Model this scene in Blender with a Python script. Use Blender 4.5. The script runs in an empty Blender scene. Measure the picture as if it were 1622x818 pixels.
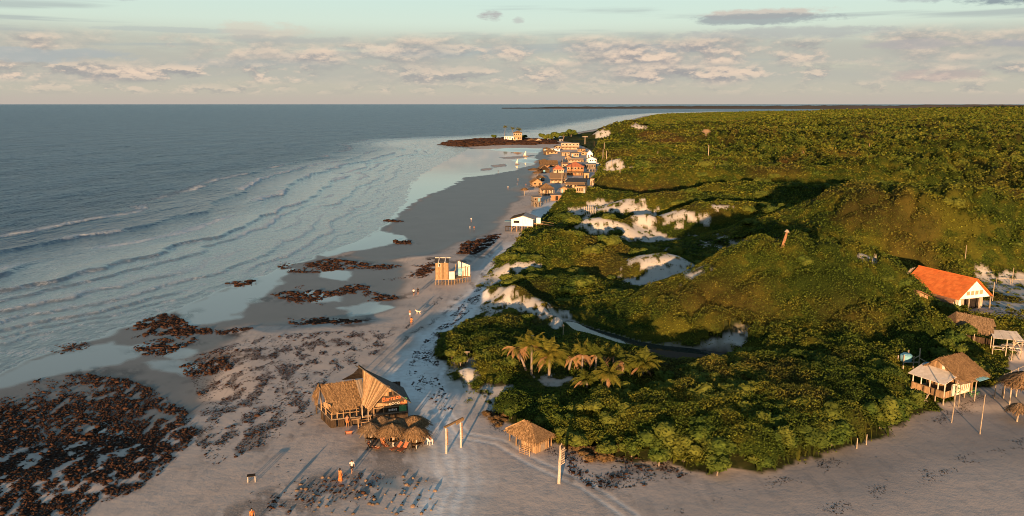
import bpy, bmesh, math, random
import numpy as np
from mathutils import Vector, Matrix, Euler

random.seed(11)
RNG = np.random.default_rng(5)
SC = bpy.context.scene
COL = SC.collection

# ------------------------------------------------------------------ camera
CAM_H = 40.0; PITCH = math.radians(10.85); FPX = 1273.0
cam_d = bpy.data.cameras.new('camera')
cam = bpy.data.objects.new('camera', cam_d); COL.objects.link(cam)
cam.location = (0, 0, CAM_H)
cam.rotation_euler = (math.radians(90) - PITCH, 0, 0)
cam_d.sensor_width = 36.0
cam_d.lens = 36.0 * FPX / 1622.0
cam_d.clip_start = 0.5; cam_d.clip_end = 120000
SC.camera = cam

# ------------------------------------------------------------------ sun, sky, exposure
SUN_EL = math.radians(5.0)
SUN_AZ = math.radians(189.5)          # compass bearing the light comes from (behind the camera, a little left)
sd = bpy.data.lights.new('sun', 'SUN'); sun = bpy.data.objects.new('sun', sd); COL.objects.link(sun)
sd.energy = 5.0; sd.angle = math.radians(0.5); sd.color = (1.0, 0.60, 0.30)
_dir = Vector((math.sin(SUN_AZ) * math.cos(SUN_EL), math.cos(SUN_AZ) * math.cos(SUN_EL), math.sin(SUN_EL)))
sun.rotation_euler = _dir.to_track_quat('Z', 'Y').to_euler()
sun.location = (-30, -60, 60)
SC.view_settings.view_transform = 'Standard'
SC.view_settings.look = 'None'
SC.view_settings.gamma = 1.0
SC.view_settings.use_curve_mapping = False
SC.view_settings.exposure = 1.25
SC.render.engine = 'CYCLES'
SC.cycles.filter_width = 0.95

world = bpy.data.worlds.new('World'); SC.world = world; world.use_nodes = True
WN = world.node_tree; WN.nodes.clear()
def wn(t, **kw):
    n = WN.nodes.new(t)
    for k, v in kw.items(): setattr(n, k, v)
    return n
def wl(a, b): WN.links.new(a, b)
def wmath(op, a, b=None, c=None, clamp=False):
    n = wn('ShaderNodeMath', operation=op); n.use_clamp = clamp
    for i, v in enumerate((a, b, c)):
        if v is None: continue
        if isinstance(v, (int, float)): n.inputs[i].default_value = v
        else: wl(v, n.inputs[i])
    return n.outputs[0]
def wmix(f, a, b):
    n = wn('ShaderNodeMix', data_type='RGBA')
    for s, v in ((n.inputs[0], f), (n.inputs[6], a), (n.inputs[7], b)):
        if isinstance(v, (int, float)): s.default_value = v
        elif isinstance(v, tuple): s.default_value = (*v, 1)
        else: wl(v, s)
    return n.outputs[2]
def wramp(v, pts):
    n = wn('ShaderNodeValToRGB'); e = n.color_ramp.elements
    while len(e) > 1: e.remove(e[-1])
    for i, (p, c) in enumerate(pts):
        x = e[0] if i == 0 else e.new(p)
        x.position = p
        x.color = (c, c, c, 1) if isinstance(c, (int, float)) else (*c, 1)
    wl(v, n.inputs[0]); return n.outputs[0]
def wsmooth(v, a, b):
    n = wn('ShaderNodeMapRange', interpolation_type='SMOOTHSTEP')
    wl(v, n.inputs[0]); n.inputs[1].default_value = a; n.inputs[2].default_value = b
    return n.outputs[0]

sky = wn('ShaderNodeTexSky', sky_type='NISHITA')
sky.sun_disc = False; sky.sun_elevation = SUN_EL; sky.sun_rotation = SUN_AZ
sky.altitude = 0; sky.air_density = 1.0; sky.dust_density = 1.2; sky.ozone_density = 1.6
tc = wn('ShaderNodeTexCoord')
sep = wn('ShaderNodeSeparateXYZ'); wl(tc.outputs['Generated'], sep.inputs[0])
az = wmath('ARCTAN2', sep.outputs[0], sep.outputs[1])
el = wmath('ARCSINE', sep.outputs[2])
SKY_K = 0.15
skyc = wn('ShaderNodeVectorMath', operation='SCALE'); wl(sky.outputs[0], skyc.inputs[0]); skyc.inputs['Scale'].default_value = SKY_K
def wnoise(sx, sy, off, scale, detail, rough, dist=0.0, dy=0.0):
    c = wn('ShaderNodeCombineXYZ')
    wl(wmath('MULTIPLY', az, sx), c.inputs[0])
    wl(wmath('MULTIPLY_ADD', el, sy, dy * sy), c.inputs[1]); c.inputs[2].default_value = off
    n = wn('ShaderNodeTexNoise'); n.inputs['Scale'].default_value = scale; n.inputs['Detail'].default_value = detail
    n.inputs['Roughness'].default_value = rough; n.inputs['Distortion'].default_value = dist
    wl(c.outputs[0], n.inputs['Vector']); return n.outputs[0]
PEACH = (0.68, 0.53, 0.41); GREYC = (0.34, 0.325, 0.31); TEAL = (0.50, 0.68, 0.63)
# clear sky: the sky model, softened by a thin pale veil near the horizon
veil = wramp(el, [(0.0, 0.88), (0.05, 0.82), (0.12, 0.80), (0.22, 0.7), (0.7, 0.45), (1.0, 0.4)])
veilc = wramp(el, [(0.0, (0.45, 0.42, 0.36)), (0.04, (0.47, 0.46, 0.39)), (0.062, (0.53, 0.555, 0.475)), (0.085, (0.57, 0.65, 0.565)), (0.13, (0.53, 0.68, 0.62)), (0.20, (0.46, 0.61, 0.60)), (0.34, (0.30, 0.45, 0.49)), (0.55, (0.11, 0.22, 0.33)), (1.0, (0.09, 0.19, 0.31))])
base = wmix(veil, skyc.outputs[0], veilc)
# flat grey sheet
n1 = wnoise(3.0, 26.0, 3.1, 1.6, 6, 0.55, 0.4)
sheet_el = wmath('MULTIPLY', wsmooth(el, 0.012, 0.035), wmath('SUBTRACT', 1.0, wsmooth(el, 0.060, 0.098)))
sheet = wmath('MULTIPLY', wsmooth(n1, 0.22, 0.48), sheet_el)
c1 = wmix(wmath('MULTIPLY', sheet, 0.85), base, (0.385, 0.38, 0.335))
n1b = wnoise(2.0, 44.0, 8.4, 1.3, 5, 0.5, 0.3)
st = wmath('MULTIPLY', wsmooth(n1b, 0.55, 0.68), wmath('MULTIPLY', wsmooth(el, 0.03, 0.06), wmath('SUBTRACT', 1.0, wsmooth(el, 0.09, 0.14))))
c1 = wmix(wmath('MULTIPLY', st, 0.7), c1, (0.32, 0.36, 0.36))
# puffy cumulus rows: bright peach upper sides, grey undersides (difference of two heights of the same noise)
def cumulus(c, lo, hi, sc, off, t0, t1, k):
    a = wnoise(1.0, 2.3, off, sc, 8, 0.60)
    b = wnoise(1.0, 2.3, off, sc, 8, 0.60, 0.0, 0.0045)
    band = wmath('MULTIPLY', wsmooth(el, lo, lo + 0.010), wmath('SUBTRACT', 1.0, wsmooth(el, hi - 0.016, hi)))
    gap = wsmooth(wnoise(1.0, 4.0, off + 20, sc * 0.28, 4, 0.6), 0.36, 0.56)
    m = wmath('MULTIPLY', wmath('MULTIPLY', wsmooth(a, t0, t1), band), wmath('MULTIPLY_ADD', gap, 0.9, 0.1))
    lit = wsmooth(wmath('SUBTRACT', a, b), -0.05, 0.07)
    cc = wmix(lit, (0.27, 0.265, 0.27), PEACH)
    return wmix(wmath('MULTIPLY', m, k), c, cc)
c2 = cumulus(c1, 0.018, 0.088, 6.5, 12.4, 0.42, 0.62, 0.75)
c2 = cumulus(c2, 0.042, 0.078, 13.0, 2.2, 0.44, 0.58, 0.85)
c2 = cumulus(c2, 0.020, 0.052, 21.0, 5.7, 0.42, 0.56, 0.8)
c2 = cumulus(c2, 0.008, 0.030, 34.0, 9.3, 0.43, 0.57, 0.55)
# single lens clouds
nb = wnoise(1.0, 3.0, 1.3, 22.0, 8, 0.68)
def lens(c, px, py, w, h, col, k, wob=0.9):
    a0 = math.atan((px - 811) / 1273.0); e0 = (165 - py) / 1273.0
    u = wmath('DIVIDE', wmath('SUBTRACT', az, a0), w / 1273.0)
    v = wmath('DIVIDE', wmath('SUBTRACT', el, e0), h / 1273.0)
    r = wmath('ADD', wmath('MULTIPLY', u, u), wmath('MULTIPLY', v, v))
    r = wmath('ADD', r, wmath('MULTIPLY_ADD', nb, wob * 5.0, -wob * 2.35))
    m = wmath('SUBTRACT', 1.0, wsmooth(r, 0.25, 1.25))
    return wmix(wmath('MULTIPLY', m, k), c, col)
c3 = c2
for (px, py, w, h, col, k) in [
    (1205, 36, 95, 8, (0.50, 0.41, 0.36), 0.75), (1200, 43, 125, 8, (0.28, 0.31, 0.32), 0.85),
    (1230, 64, 190, 9, (0.36, 0.37, 0.36), 0.65), (1565, 20, 105, 19, (0.22, 0.27, 0.29), 0.95), (1450, 25, 50, 5, (0.34, 0.38, 0.38), 0.6),
    (782, 33, 22, 9, (0.36, 0.34, 0.34), 0.85), (820, 40, 12, 6, (0.40, 0.39, 0.38), 0.6), (212, 21, 34, 5, (0.36, 0.40, 0.40), 0.6),
    (90, 100, 130, 10, (0.34, 0.37, 0.37), 0.75), (330, 62, 150, 4, (0.38, 0.42, 0.40), 0.6), (440, 60, 80, 14, (0.55, 0.46, 0.38), 0.45),
    (470, 72, 110, 7, (0.36, 0.37, 0.35), 0.6),     (1600, 86, 60, 7, (0.33, 0.33, 0.34), 0.7), (1430, 84, 70, 7, (0.37, 0.35, 0.34), 0.7), (1470, 125, 60, 10, (0.40, 0.33, 0.31), 0.6),
    ]:
    c3 = lens(c3, px, py, w, h, col, k)
low = wmath('SUBTRACT', 1.0, wsmooth(el, 0.0, 0.016))
c3 = wmix(wmath('MULTIPLY', low, 0.6), c3, (0.43, 0.36, 0.32))
bg = wn('ShaderNodeBackground'); wl(c3, bg.inputs[0]); bg.inputs[1].default_value = 0.53
wo = wn('ShaderNodeOutputWorld'); wl(bg.outputs[0], wo.inputs[0])

# ------------------------------------------------------------------ helpers: pixels to places
CP, SP = math.cos(PITCH), math.sin(PITCH)
def ray(px, py):
    u = (px - 811.0) / FPX; v = -(py - 409.0) / FPX
    return np.array([u, CP + v * SP, -SP + v * CP])
def P(px, py, z=0.0):
    d = ray(px, py); t = (z - CAM_H) / d[2]
    return (d[0] * t, d[1] * t)
def PL(pts, z=0.0): return [P(a, b, z) for a, b in pts]

def _h(ix, iy, seed):
    n = (ix.astype(np.int64) * 374761393 + iy.astype(np.int64) * 668265263 + seed * 2147483647) & 0xffffffff
    n = ((n ^ (n >> 13)) * 1274126177) & 0xffffffff
    n = (n ^ (n >> 16)) & 0xffffffff
    n = (n * 2246822519) & 0xffffffff
    return ((n ^ (n >> 15)) & 0xffffff) / float(0xffffff)
def vnoise(x, y, seed=0):
    ix = np.floor(x); iy = np.floor(y); fx = x - ix; fy = y - iy
    fx = fx * fx * (3 - 2 * fx); fy = fy * fy * (3 - 2 * fy)
    a = _h(ix, iy, seed); b = _h(ix + 1, iy, seed); c = _h(ix, iy + 1, seed); d = _h(ix + 1, iy + 1, seed)
    return (a * (1 - fx) + b * fx) * (1 - fy) + (c * (1 - fx) + d * fx) * fy
def fbm(x, y, seed=0, oct=4):
    s = 0; a = 0.5; t = 0
    for i in range(oct):
        s = s + a * vnoise(x * 2 ** i + 13.7 * i, y * 2 ** i - 7.1 * i, seed + i); t += a; a *= 0.5
    return s / t
def lumps(x, y, cell, seed, rr=(0.55, 0.35)):
    """rounded crowns on a jittered grid, 0..1"""
    gx = np.floor(x / cell); gy = np.floor(y / cell); out = np.zeros_like(x)
    for i in (-1, 0, 1):
        for j in (-1, 0, 1):
            cx = gx + i; cy = gy + j
            px = (cx + 0.15 + 0.7 * _h(cx, cy, seed)) * cell; py = (cy + 0.15 + 0.7 * _h(cx, cy, seed + 7)) * cell
            r = cell * (rr[0] + rr[1] * _h(cx, cy, seed + 3)); hh = 0.55 + 0.45 * _h(cx, cy, seed + 5)
            d2 = ((x - px) ** 2 + (y - py) ** 2) / r ** 2
            out = np.maximum(out, hh * np.sqrt(np.clip(1 - d2, 0, 1)))
    return out
def sstep(v, a, b):
    t = np.clip((v - a) / (b - a), 0, 1); return t * t * (3 - 2 * t)
def poly_sd(x, y, poly):
    """signed distance, positive inside"""
    P_ = np.asarray(poly, float); n = len(P_); d2 = np.full(x.shape, 1e18); ins = np.zeros(x.shape, bool)
    for i in range(n):
        ax, ay = P_[i]; bx, by = P_[(i + 1) % n]; ex, ey = bx - ax, by - ay
        L = ex * ex + ey * ey + 1e-9
        t = np.clip(((x - ax) * ex + (y - ay) * ey) / L, 0, 1)
        d2 = np.minimum(d2, (x - ax - t * ex) ** 2 + (y - ay - t * ey) ** 2)
        if ay != by:
            c = ((ay > y) != (by > y)) & (x < ex * (y - ay) / (by - ay) + ax)
            ins ^= c
    return np.where(ins, 1, -1) * np.sqrt(d2)
def line_d(x, y, pts):
    d2 = np.full(x.shape, 1e18)
    for i in range(len(pts) - 1):
        ax, ay = pts[i]; bx, by = pts[i + 1]; ex, ey = bx - ax, by - ay; L = ex * ex + ey * ey + 1e-9
        t = np.clip(((x - ax) * ex + (y - ay) * ey) / L, 0, 1)
        d2 = np.minimum(d2, (x - ax - t * ex) ** 2 + (y - ay - t * ey) ** 2)
    return np.sqrt(d2)

# ------------------------------------------------------------------ the lie of the land
SHORE = PL([(-500, 800), (-200, 680), (0, 592), (60, 565), (130, 540), (200, 516), (290, 487), (360, 457), (440, 427), (500, 404),
            (560, 384), (608, 355), (640, 322), (650, 292), (668, 275), (692, 262), (724, 246), (742, 236), (725, 232), (700, 227), (712, 224), (760, 221.5), (820, 219),
            (870, 222), (900, 212), (945, 204), (985, 193), (1020, 184)]) + [(700, 3600), (1100, 4300), (5000, 4600), (9000, 4600), (9000, -4000), (-600, -4000), (-90, 20)]
VEG = PL([(2000, 470), (1740, 475), (1650, 510), (1604, 560), (1588, 602), (1540, 626), (1490, 640), (1452, 656), (1400, 688), (1340, 702), (1290, 719), (1215, 746),
          (1120, 744), (1050, 731), (1000, 733), (950, 720), (905, 704), (880, 688), (800, 662), (772, 648), (768, 636), (745, 640), (733, 618), (714, 606), (702, 575), (686, 552),
          (700, 530), (735, 512), (757, 497), (775, 470), (762, 447), (775, 428), (798, 403), (812, 388), (828, 368), (850, 348), (872, 336), (884, 328),
          (903, 322), (930, 310), (944, 298), (938, 285), (948, 268), (946, 256), (934, 238), (908, 226), (882, 223), (872, 219), (905, 213), (945, 208), (965, 204), (1000, 192), (1042, 181.5)], 1.5) \
      + [(900, 3700), (1300, 4200), (5000, 4500), (9000, 4500), (9000, 60)]
RIVER = PL([(893, 508), (905, 515), (930, 524), (965, 533), (1000, 544), (1040, 551), (1090, 556), (1150, 563)], 1.0)
SANDRIDGE = PL([(778, 464), (812, 474), (845, 487), (872, 500), (893, 511)], 2.0)
TIDAL = [PL(p, 0.1) for p in [
    [(545, 404), (600, 375), (625, 345), (645, 318), (650, 292), (668, 275), (692, 262), (742, 236), (860, 238), (868, 258), (848, 275), (838, 300), (822, 318), (806, 332), (792, 350), (770, 368), (720, 384), (680, 400), (600, 413)],
    [(-60, 640), (0, 592), (130, 540), (290, 487), (440, 427), (545, 404), (640, 415), (640, 450), (620, 480), (580, 505), (480, 512), (380, 518), (310, 560), (320, 640), (200, 700), (60, 720)]]]
DUNES = []
def dune(px, py, h, rx, ry, rot=0.0):
    if 230 < py < 360: h *= 1.5
    x, y = P(px, py, h + 1.8); DUNES.append((x, y, h, rx, ry, math.radians(rot)))
for a in [(1270, 412, 10, 23, 14), (1190, 422, 8.5, 17, 12), (1338, 418, 9, 15, 12), (1425, 470, 2.5, 8, 8), (1105, 458, 5.0, 11, 9), (1480, 522, 2.5, 6, 6), (1200, 480, 3.5, 18, 9), (1320, 500, 3, 16, 8),
          (1045, 404, 5.2, 10, 8), (900, 378, 5.2, 17, 13), (855, 402, 3.2, 12, 11), (965, 408, 3.2, 11, 10), (880, 440, 2.4, 13, 8),
          (815, 418, 2.2, 6, 4), (800, 466, 1.6, 5, 4), (955, 345, 3.8, 12, 8), (1015, 341, 3.8, 7, 5), (735, 577, 1.6, 2.4, 2.4),
          (945, 303, 4.5, 22, 12), (1075, 306, 5.5, 28, 12), (1150, 322, 6, 24, 12), (1240, 352, 4, 18, 10),
          (1330, 330, 7.5, 30, 17), (1440, 340, 8, 34, 15), (1500, 344, 7.5, 30, 14), (1385, 333, 7.5, 28, 14), (1560, 350, 6.5, 34, 14), (1700, 365, 6, 30, 16),
          (1000, 276, 5, 36, 12), (1100, 273, 5.5, 42, 13), (1015, 250, 5, 46, 14), (1190, 294, 5.5, 36, 12), (1350, 296, 6, 60, 14), (1520, 300, 6.5, 60, 16),
          (1330, 272, 6, 50, 14), (1000, 194, 19, 32, 40), (961, 206, 11, 17, 24), (1035, 204, 13, 50, 40), (1090, 214, 10, 60, 30), (1170, 214, 9, 80, 40), (985, 228, 7, 50, 26), (1050, 234, 7, 50, 20)]:
    dune(*a)
_r = random.Random(4)
for i in range(60):
    yy = 330 * (5.0 ** _r.random()); xx = yy * (0.16 + 0.62 * _r.random()) + 20
    DUNES.append((xx, yy, _r.uniform(3, 8.5), _r.uniform(26, 80), _r.uniform(9, 20), _r.uniform(-0.3, 0.3)))
FLATS = [(*P(a, b, z), z, r0, r1) for a, b, z, r0, r1 in [(1512, 468, 2.6, 15, 21), (1452, 482, 2.4, 6, 10), (1585, 480, 2.5, 14, 22), (1560, 530, 2.2, 8, 12), (1510, 610, 1.5, 7, 10), (1440, 590, 1.6, 4, 7),
    (912, 275, 1.6, 22, 34), (915, 250, 1.6, 34, 50), (900, 232, 1.8, 50, 80), (880, 295, 1.5, 16, 24)]]
def land_sd(x, y): return poly_sd(x, y, SHORE)
def veg_sd(x, y): return poly_sd(x, y, VEG)
def ground_full(x, y):
    s = land_sd(x, y) + (fbm(x / 9, y / 9, 31, 3) - 0.5) * 5.0
    v = veg_sd(x, y) + (fbm(x / 4, y / 4, 41, 3) - 0.5) * 3.0
    z = np.where(s < 0, np.maximum(-2.5, s * 0.03), 0.0)
    z = z + np.where(s > 0, 0.02 * np.minimum(s, 14) + 0.035 * np.clip(s - 14, 0, 26), 0)
    z = z + 0.10 * (fbm(x / 6, y / 6, 3, 3) - 0.5) * sstep(s, 2, 12)
    tk = sstep(np.maximum(poly_sd(x, y, TIDAL[0]), poly_sd(x, y, TIDAL[1])), -9.0, 3.0) * (s > 0)
    z = z * (1 - tk) + (0.05 + 0.0025 * np.clip(s, 0, 40)) * tk
    vin = sstep(v, -1, 8)
    z = z + 0.7 * vin
    acc = np.zeros_like(x)
    for (cx, cy, h, rx, ry, rot) in DUNES:
        c, s_ = math.cos(rot), math.sin(rot); dx = x - cx; dy = y - cy
        a = (dx * c + dy * s_) / rx; b = (-dx * s_ + dy * c) / ry
        g = a * a + b * b
        acc = acc + np.where(g < 9, (h * np.exp(-(g ** 1.25))) ** 3, 0)
    dz = acc ** (1 / 3.0) * sstep(v, -2, 6)
    n = (0.45 * fbm(x / 30, y / 30, 9, 4) + 0.55 * fbm(x / 42, y / 15, 10, 3) - 0.45) * 7.0 * (1 - .6 * sstep(y, 1500, 3500)) * sstep(y, 270, 430) * sstep(v, 3, 25)
    z = z + dz + n + sstep(dz, 0.3, 2.0) * (fbm(x / 5, y / 5, 17, 3) - 0.5) * 0.8
    z = z + 2.0 * np.exp(-(line_d(x, y, SANDRIDGE) / 2.6) ** 2) * sstep(v, -4, 2)
    far = sstep(y, 1200, 3800) * (24 * sstep(x, 1000, 2700) - 2) * vin
    z = z + far
    for (px, py, fz, r0, r1) in FLATS:
        q = np.hypot(x - px, y - py); k = 1 - sstep(q, r0, r1); z = z * (1 - k) + fz * k
    r = line_d(x, y, RIVER)
    cut = 1 - sstep(r, 1.2, 4.2)
    z = z * (1 - cut) + 0.75 * cut
    return z, s, v
def ground(x, y):
    x = np.asarray(x, float); y = np.asarray(y, float)
    return ground_full(x, y)[0]
_TS = np.concatenate([np.linspace(60, 500, 900), np.geomspace(501, 6000, 900)])
def G(px, py):
    """where the ray through a pixel meets the ground"""
    d = ray(px, py); d = d / np.linalg.norm(d)
    x = d[0] * _TS; y = d[1] * _TS; z = CAM_H + d[2] * _TS
    f = z - ground(x, y)
    i = int(np.argmax(f < 0))
    if f[i] >= 0: i = len(f) - 1
    t0, t1 = _TS[max(i - 1, 0)], _TS[i]; f0, f1 = f[max(i - 1, 0)], f[i]
    t = t0 + (t1 - t0) * (f0 / (f0 - f1 + 1e-9)) if f0 > 0 else t1
    return (d[0] * t, d[1] * t, CAM_H + d[2] * t)
def GL(pts): return [G(a, b)[:2] for a, b in pts]
def gz(x, y): return float(ground(np.array([x]), np.array([y]))[0])

# ------------------------------------------------------------------ mesh + material helpers
def np_mesh(name, V, F, mats=(), smooth=False, attrs=None, uv=None):
    V = np.ascontiguousarray(V, np.float32); F = np.ascontiguousarray(F, np.int32); k = F.shape[1]
    me = bpy.data.meshes.new(name); me.vertices.add(len(V)); me.vertices.foreach_set('co', V.ravel())
    me.loops.add(F.size); me.loops.foreach_set('vertex_index', F.ravel())
    me.polygons.add(len(F)); me.polygons.foreach_set('loop_start', np.arange(0, F.size, k, dtype=np.int32))
    me.update(calc_edges=True)
    if smooth: me.polygons.foreach_set('use_smooth', np.ones(len(F), bool))
    for a, arr in (attrs or {}).items():
        at = me.attributes.new(a, 'FLOAT_COLOR', 'POINT'); at.data.foreach_set('color', np.ascontiguousarray(arr, np.float32).ravel())
    for m in mats: me.materials.append(m)
    me.validate()
    return me
def link(name, me, parent=None, loc=None, rotz=None):
    o = bpy.data.objects.new(name, me); COL.objects.link(o)
    if parent is not None: o.parent = parent
    if loc is not None: o.location = loc
    if rotz is not None: o.rotation_euler = (0, 0, rotz)
    return o
def tag(o, label=None, cat=None, group=None, kind=None):
    if label: o['label'] = label
    if cat: o['category'] = cat
    if group: o['group'] = group
    if kind: o['kind'] = kind
    return o
def empty(name, loc, rotz=0.0, label=None, cat=None, group=None):
    o = bpy.data.objects.new(name, None); COL.objects.link(o); o.location = loc; o.rotation_euler = (0, 0, rotz)
    return tag(o, label, cat, group)
def copy_tree(o, loc=None, rotz=None, scale=None, label=None, cat=None, group=None, parent=None):
    c = o.copy(); COL.objects.link(c)
    if parent is not None: c.parent = parent; c.matrix_parent_inverse = o.matrix_parent_inverse.copy()
    for ch in list(o.children): copy_tree(ch, parent=c)
    if loc is not None: c.location = loc
    if rotz is not None: c.rotation_euler = (0, 0, rotz)
    if scale is not None: c.scale = (scale,) * 3 if isinstance(scale, (int, float)) else scale
    return tag(c, label, cat, group)

class NT:
    def __init__(s, name):
        s.m = bpy.data.materials.new(name); s.m.use_nodes = True; s.t = s.m.node_tree; s.t.nodes.clear()
        s.out = s.n('ShaderNodeOutputMaterial'); s.p = s.n('ShaderNodeBsdfPrincipled'); s.l(s.p.outputs[0], s.out.inputs[0])
    def n(s, t, **kw):
        n = s.t.nodes.new(t)
        for k, v in kw.items(): setattr(n, k, v)
        return n
    def l(s, a, b): s.t.links.new(a, b)
    def _in(s, sock, v):
        if isinstance(v, (int, float)): sock.default_value = v
        elif isinstance(v, tuple): sock.default_value = (*v, 1) if len(sock.default_value) == 4 else v
        else: s.l(v, sock)
    def math(s, op, a, b=None, c=None, clamp=False):
        n = s.n('ShaderNodeMath', operation=op); n.use_clamp = clamp
        for i, v in enumerate((a, b, c)):
            if v is not None: s._in(n.inputs[i], v)
        return n.outputs[0]
    def mix(s, f, a, b):
        n = s.n('ShaderNodeMix', data_type='RGBA'); s._in(n.inputs[0], f); s._in(n.inputs[6], a); s._in(n.inputs[7], b); return n.outputs[2]
    def sm(s, v, a, b):
        n = s.n('ShaderNodeMapRange', interpolation_type='SMOOTHSTEP'); s.l(v, n.inputs[0]); n.inputs[1].default_value = a; n.inputs[2].default_value = b; return n.outputs[0]
    def pos(s): return s.n('ShaderNodeNewGeometry').outputs['Position']
    def obj(s): return s.n('ShaderNodeTexCoord').outputs['Object']
    def noise(s, vec, scale, detail=4, rough=0.55, sx=(1, 1, 1), dist=0.0, rot=0.0):
        mp = s.n('ShaderNodeMapping'); s.l(vec, mp.inputs[0]); mp.inputs['Scale'].default_value = sx; mp.inputs['Rotation'].default_value = (0, 0, rot)
        n = s.n('ShaderNodeTexNoise'); n.inputs['Scale'].default_value = scale; n.inputs['Detail'].default_value = detail
        n.inputs['Roughness'].default_value = rough; n.inputs['Distortion'].default_value = dist
        s.l(mp.outputs[0], n.inputs['Vector']); return n.outputs[0]
    def bump(s, h, strength, dist, prev=None):
        b = s.n('ShaderNodeBump'); s._in(b.inputs['Strength'], strength); b.inputs['Distance'].default_value = dist; s.l(h, b.inputs['Height'])
        if prev is not None: s.l(prev, b.inputs['Normal'])
        return b.outputs[0]
    def attr(s, name):
        a = s.n('ShaderNodeAttribute'); a.attribute_name = name
        sp = s.n('ShaderNodeSeparateColor'); s.l(a.outputs['Color'], sp.inputs[0])
        return sp.outputs[0], sp.outputs[1], sp.outputs[2], a.outputs['Alpha']
    def rnd(s): return s.n('ShaderNodeObjectInfo').outputs['Random']
    def set(s, **kw):
        for k, v in kw.items(): s._in(s.p.inputs[k.replace('_', ' ')], v)
# ------------------------------------------------------------------ masks (world-space polygons of real surfaces)
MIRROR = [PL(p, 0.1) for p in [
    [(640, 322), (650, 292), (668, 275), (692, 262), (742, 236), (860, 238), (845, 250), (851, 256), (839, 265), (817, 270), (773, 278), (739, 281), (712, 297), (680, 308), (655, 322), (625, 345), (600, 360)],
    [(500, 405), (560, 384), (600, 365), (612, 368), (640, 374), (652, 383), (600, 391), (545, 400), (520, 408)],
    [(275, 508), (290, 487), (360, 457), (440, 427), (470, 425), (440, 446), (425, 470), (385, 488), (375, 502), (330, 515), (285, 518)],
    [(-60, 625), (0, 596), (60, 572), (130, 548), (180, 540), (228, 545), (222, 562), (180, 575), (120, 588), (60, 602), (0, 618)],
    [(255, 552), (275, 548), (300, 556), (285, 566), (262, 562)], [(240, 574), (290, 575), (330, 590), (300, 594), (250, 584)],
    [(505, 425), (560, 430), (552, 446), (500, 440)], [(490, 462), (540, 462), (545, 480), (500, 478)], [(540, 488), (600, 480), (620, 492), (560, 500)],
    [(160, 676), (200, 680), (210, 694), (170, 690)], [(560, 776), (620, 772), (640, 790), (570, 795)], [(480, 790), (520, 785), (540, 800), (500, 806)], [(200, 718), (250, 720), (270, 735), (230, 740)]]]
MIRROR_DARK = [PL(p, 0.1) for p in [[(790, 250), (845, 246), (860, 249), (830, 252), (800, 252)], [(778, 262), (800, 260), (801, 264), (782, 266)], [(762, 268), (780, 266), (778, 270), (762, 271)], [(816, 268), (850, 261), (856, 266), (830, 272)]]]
DAMP = [PL(p, 0.2) for p in [
    [(545, 404), (600, 375), (625, 345), (655, 322), (690, 303), (739, 279), (780, 272), (848, 262), (842, 245), (862, 236), (876, 240), (868, 258), (848, 275), (838, 300), (822, 318), (806, 332), (792, 350), (778, 372), (730, 386), (690, 405), (600, 415)],
    [(-60, 640), (0, 592), (130, 540), (290, 487), (440, 427), (545, 404), (640, 415), (650, 450), (635, 480), (590, 510), (480, 515), (380, 520), (320, 560), (340, 640), (200, 700), (60, 700)]]]
WHITE_V = [GL(p) for p in [
    [(1003, 410), (1018, 402), (1050, 401), (1080, 410), (1102, 426), (1072, 441), (1040, 452), (1012, 452), (985, 443), (1010, 430)],
    [(925, 349), (940, 343), (968, 346), (1000, 358), (1000, 347), (1014, 339), (1034, 350), (1032, 362), (1066, 378), (1030, 381), (990, 372), (945, 365)],
    [(935, 322), (960, 316), (1000, 318), (1020, 326), (1045, 332), (1065, 340), (1090, 336), (1120, 350), (1135, 362), (1110, 360), (1080, 353), (1045, 349), (1005, 336), (960, 336), (925, 340), (895, 346), (880, 342), (905, 332)],
    [(770, 446), (790, 425), (812, 417), (840, 421), (870, 437), (835, 436), (800, 448)],
    [(758, 496), (768, 468), (792, 456), (834, 468), (866, 484), (896, 504), (912, 518), (886, 520), (856, 506), (822, 494), (795, 497), (768, 508)],
    [(1095, 380), (1120, 384), (1150, 391), (1180, 396), (1155, 402), (1125, 396)],
    [(1122, 546), (1135, 534), (1175, 530), (1195, 540), (1180, 548), (1145, 550)],
    [(1552, 440), (1575, 462), (1600, 474), (1622, 480), (1760, 530), (1760, 478), (1700, 450), (1610, 430), (1560, 418), (1540, 424)],
    [(1525, 488), (1570, 476), (1640, 484), (1720, 500), (1660, 512), (1560, 502), (1530, 498)],
    [(700, 604), (708, 580), (728, 566), (746, 576), (752, 600), (742, 618), (716, 616)],
    [(722, 650), (742, 622), (766, 604), (798, 612), (780, 634), (768, 664), (738, 662)],
    [(840, 601), (868, 596), (900, 597), (918, 606), (888, 612), (855, 610)],
    [(1128, 325), (1150, 327), (1165, 332), (1140, 334)], [(940, 212), (952, 205), (968, 209), (962, 219), (944, 219)], [(998, 198), (1008, 195), (1030, 206), (1005, 205)],
    [(948, 262), (990, 262), (1000, 268), (960, 272)], [(1222, 379), (1250, 378), (1278, 388), (1250, 392), (1228, 388)], [(1350, 404), (1385, 406), (1392, 414), (1365, 414)],
    [(1050, 352), (1080, 352), (1130, 372), (1160, 380), (1240, 389), (1330, 397), (1400, 404), (1398, 407), (1320, 401), (1240, 393), (1150, 384), (1110, 374)],
    [(1070, 398), (1040, 398), (1060, 392)]]]
RBEACH = PL([(1080, 770), (1300, 715), (1460, 650), (1600, 590), (1800, 560), (1900, 700), (1622, 745), (1300, 830), (1050, 830)], 1.2)
RB2 = PL([(1250, 740), (1622, 600), (1800, 600), (1700, 720), (1400, 790)], 1.2)
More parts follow.
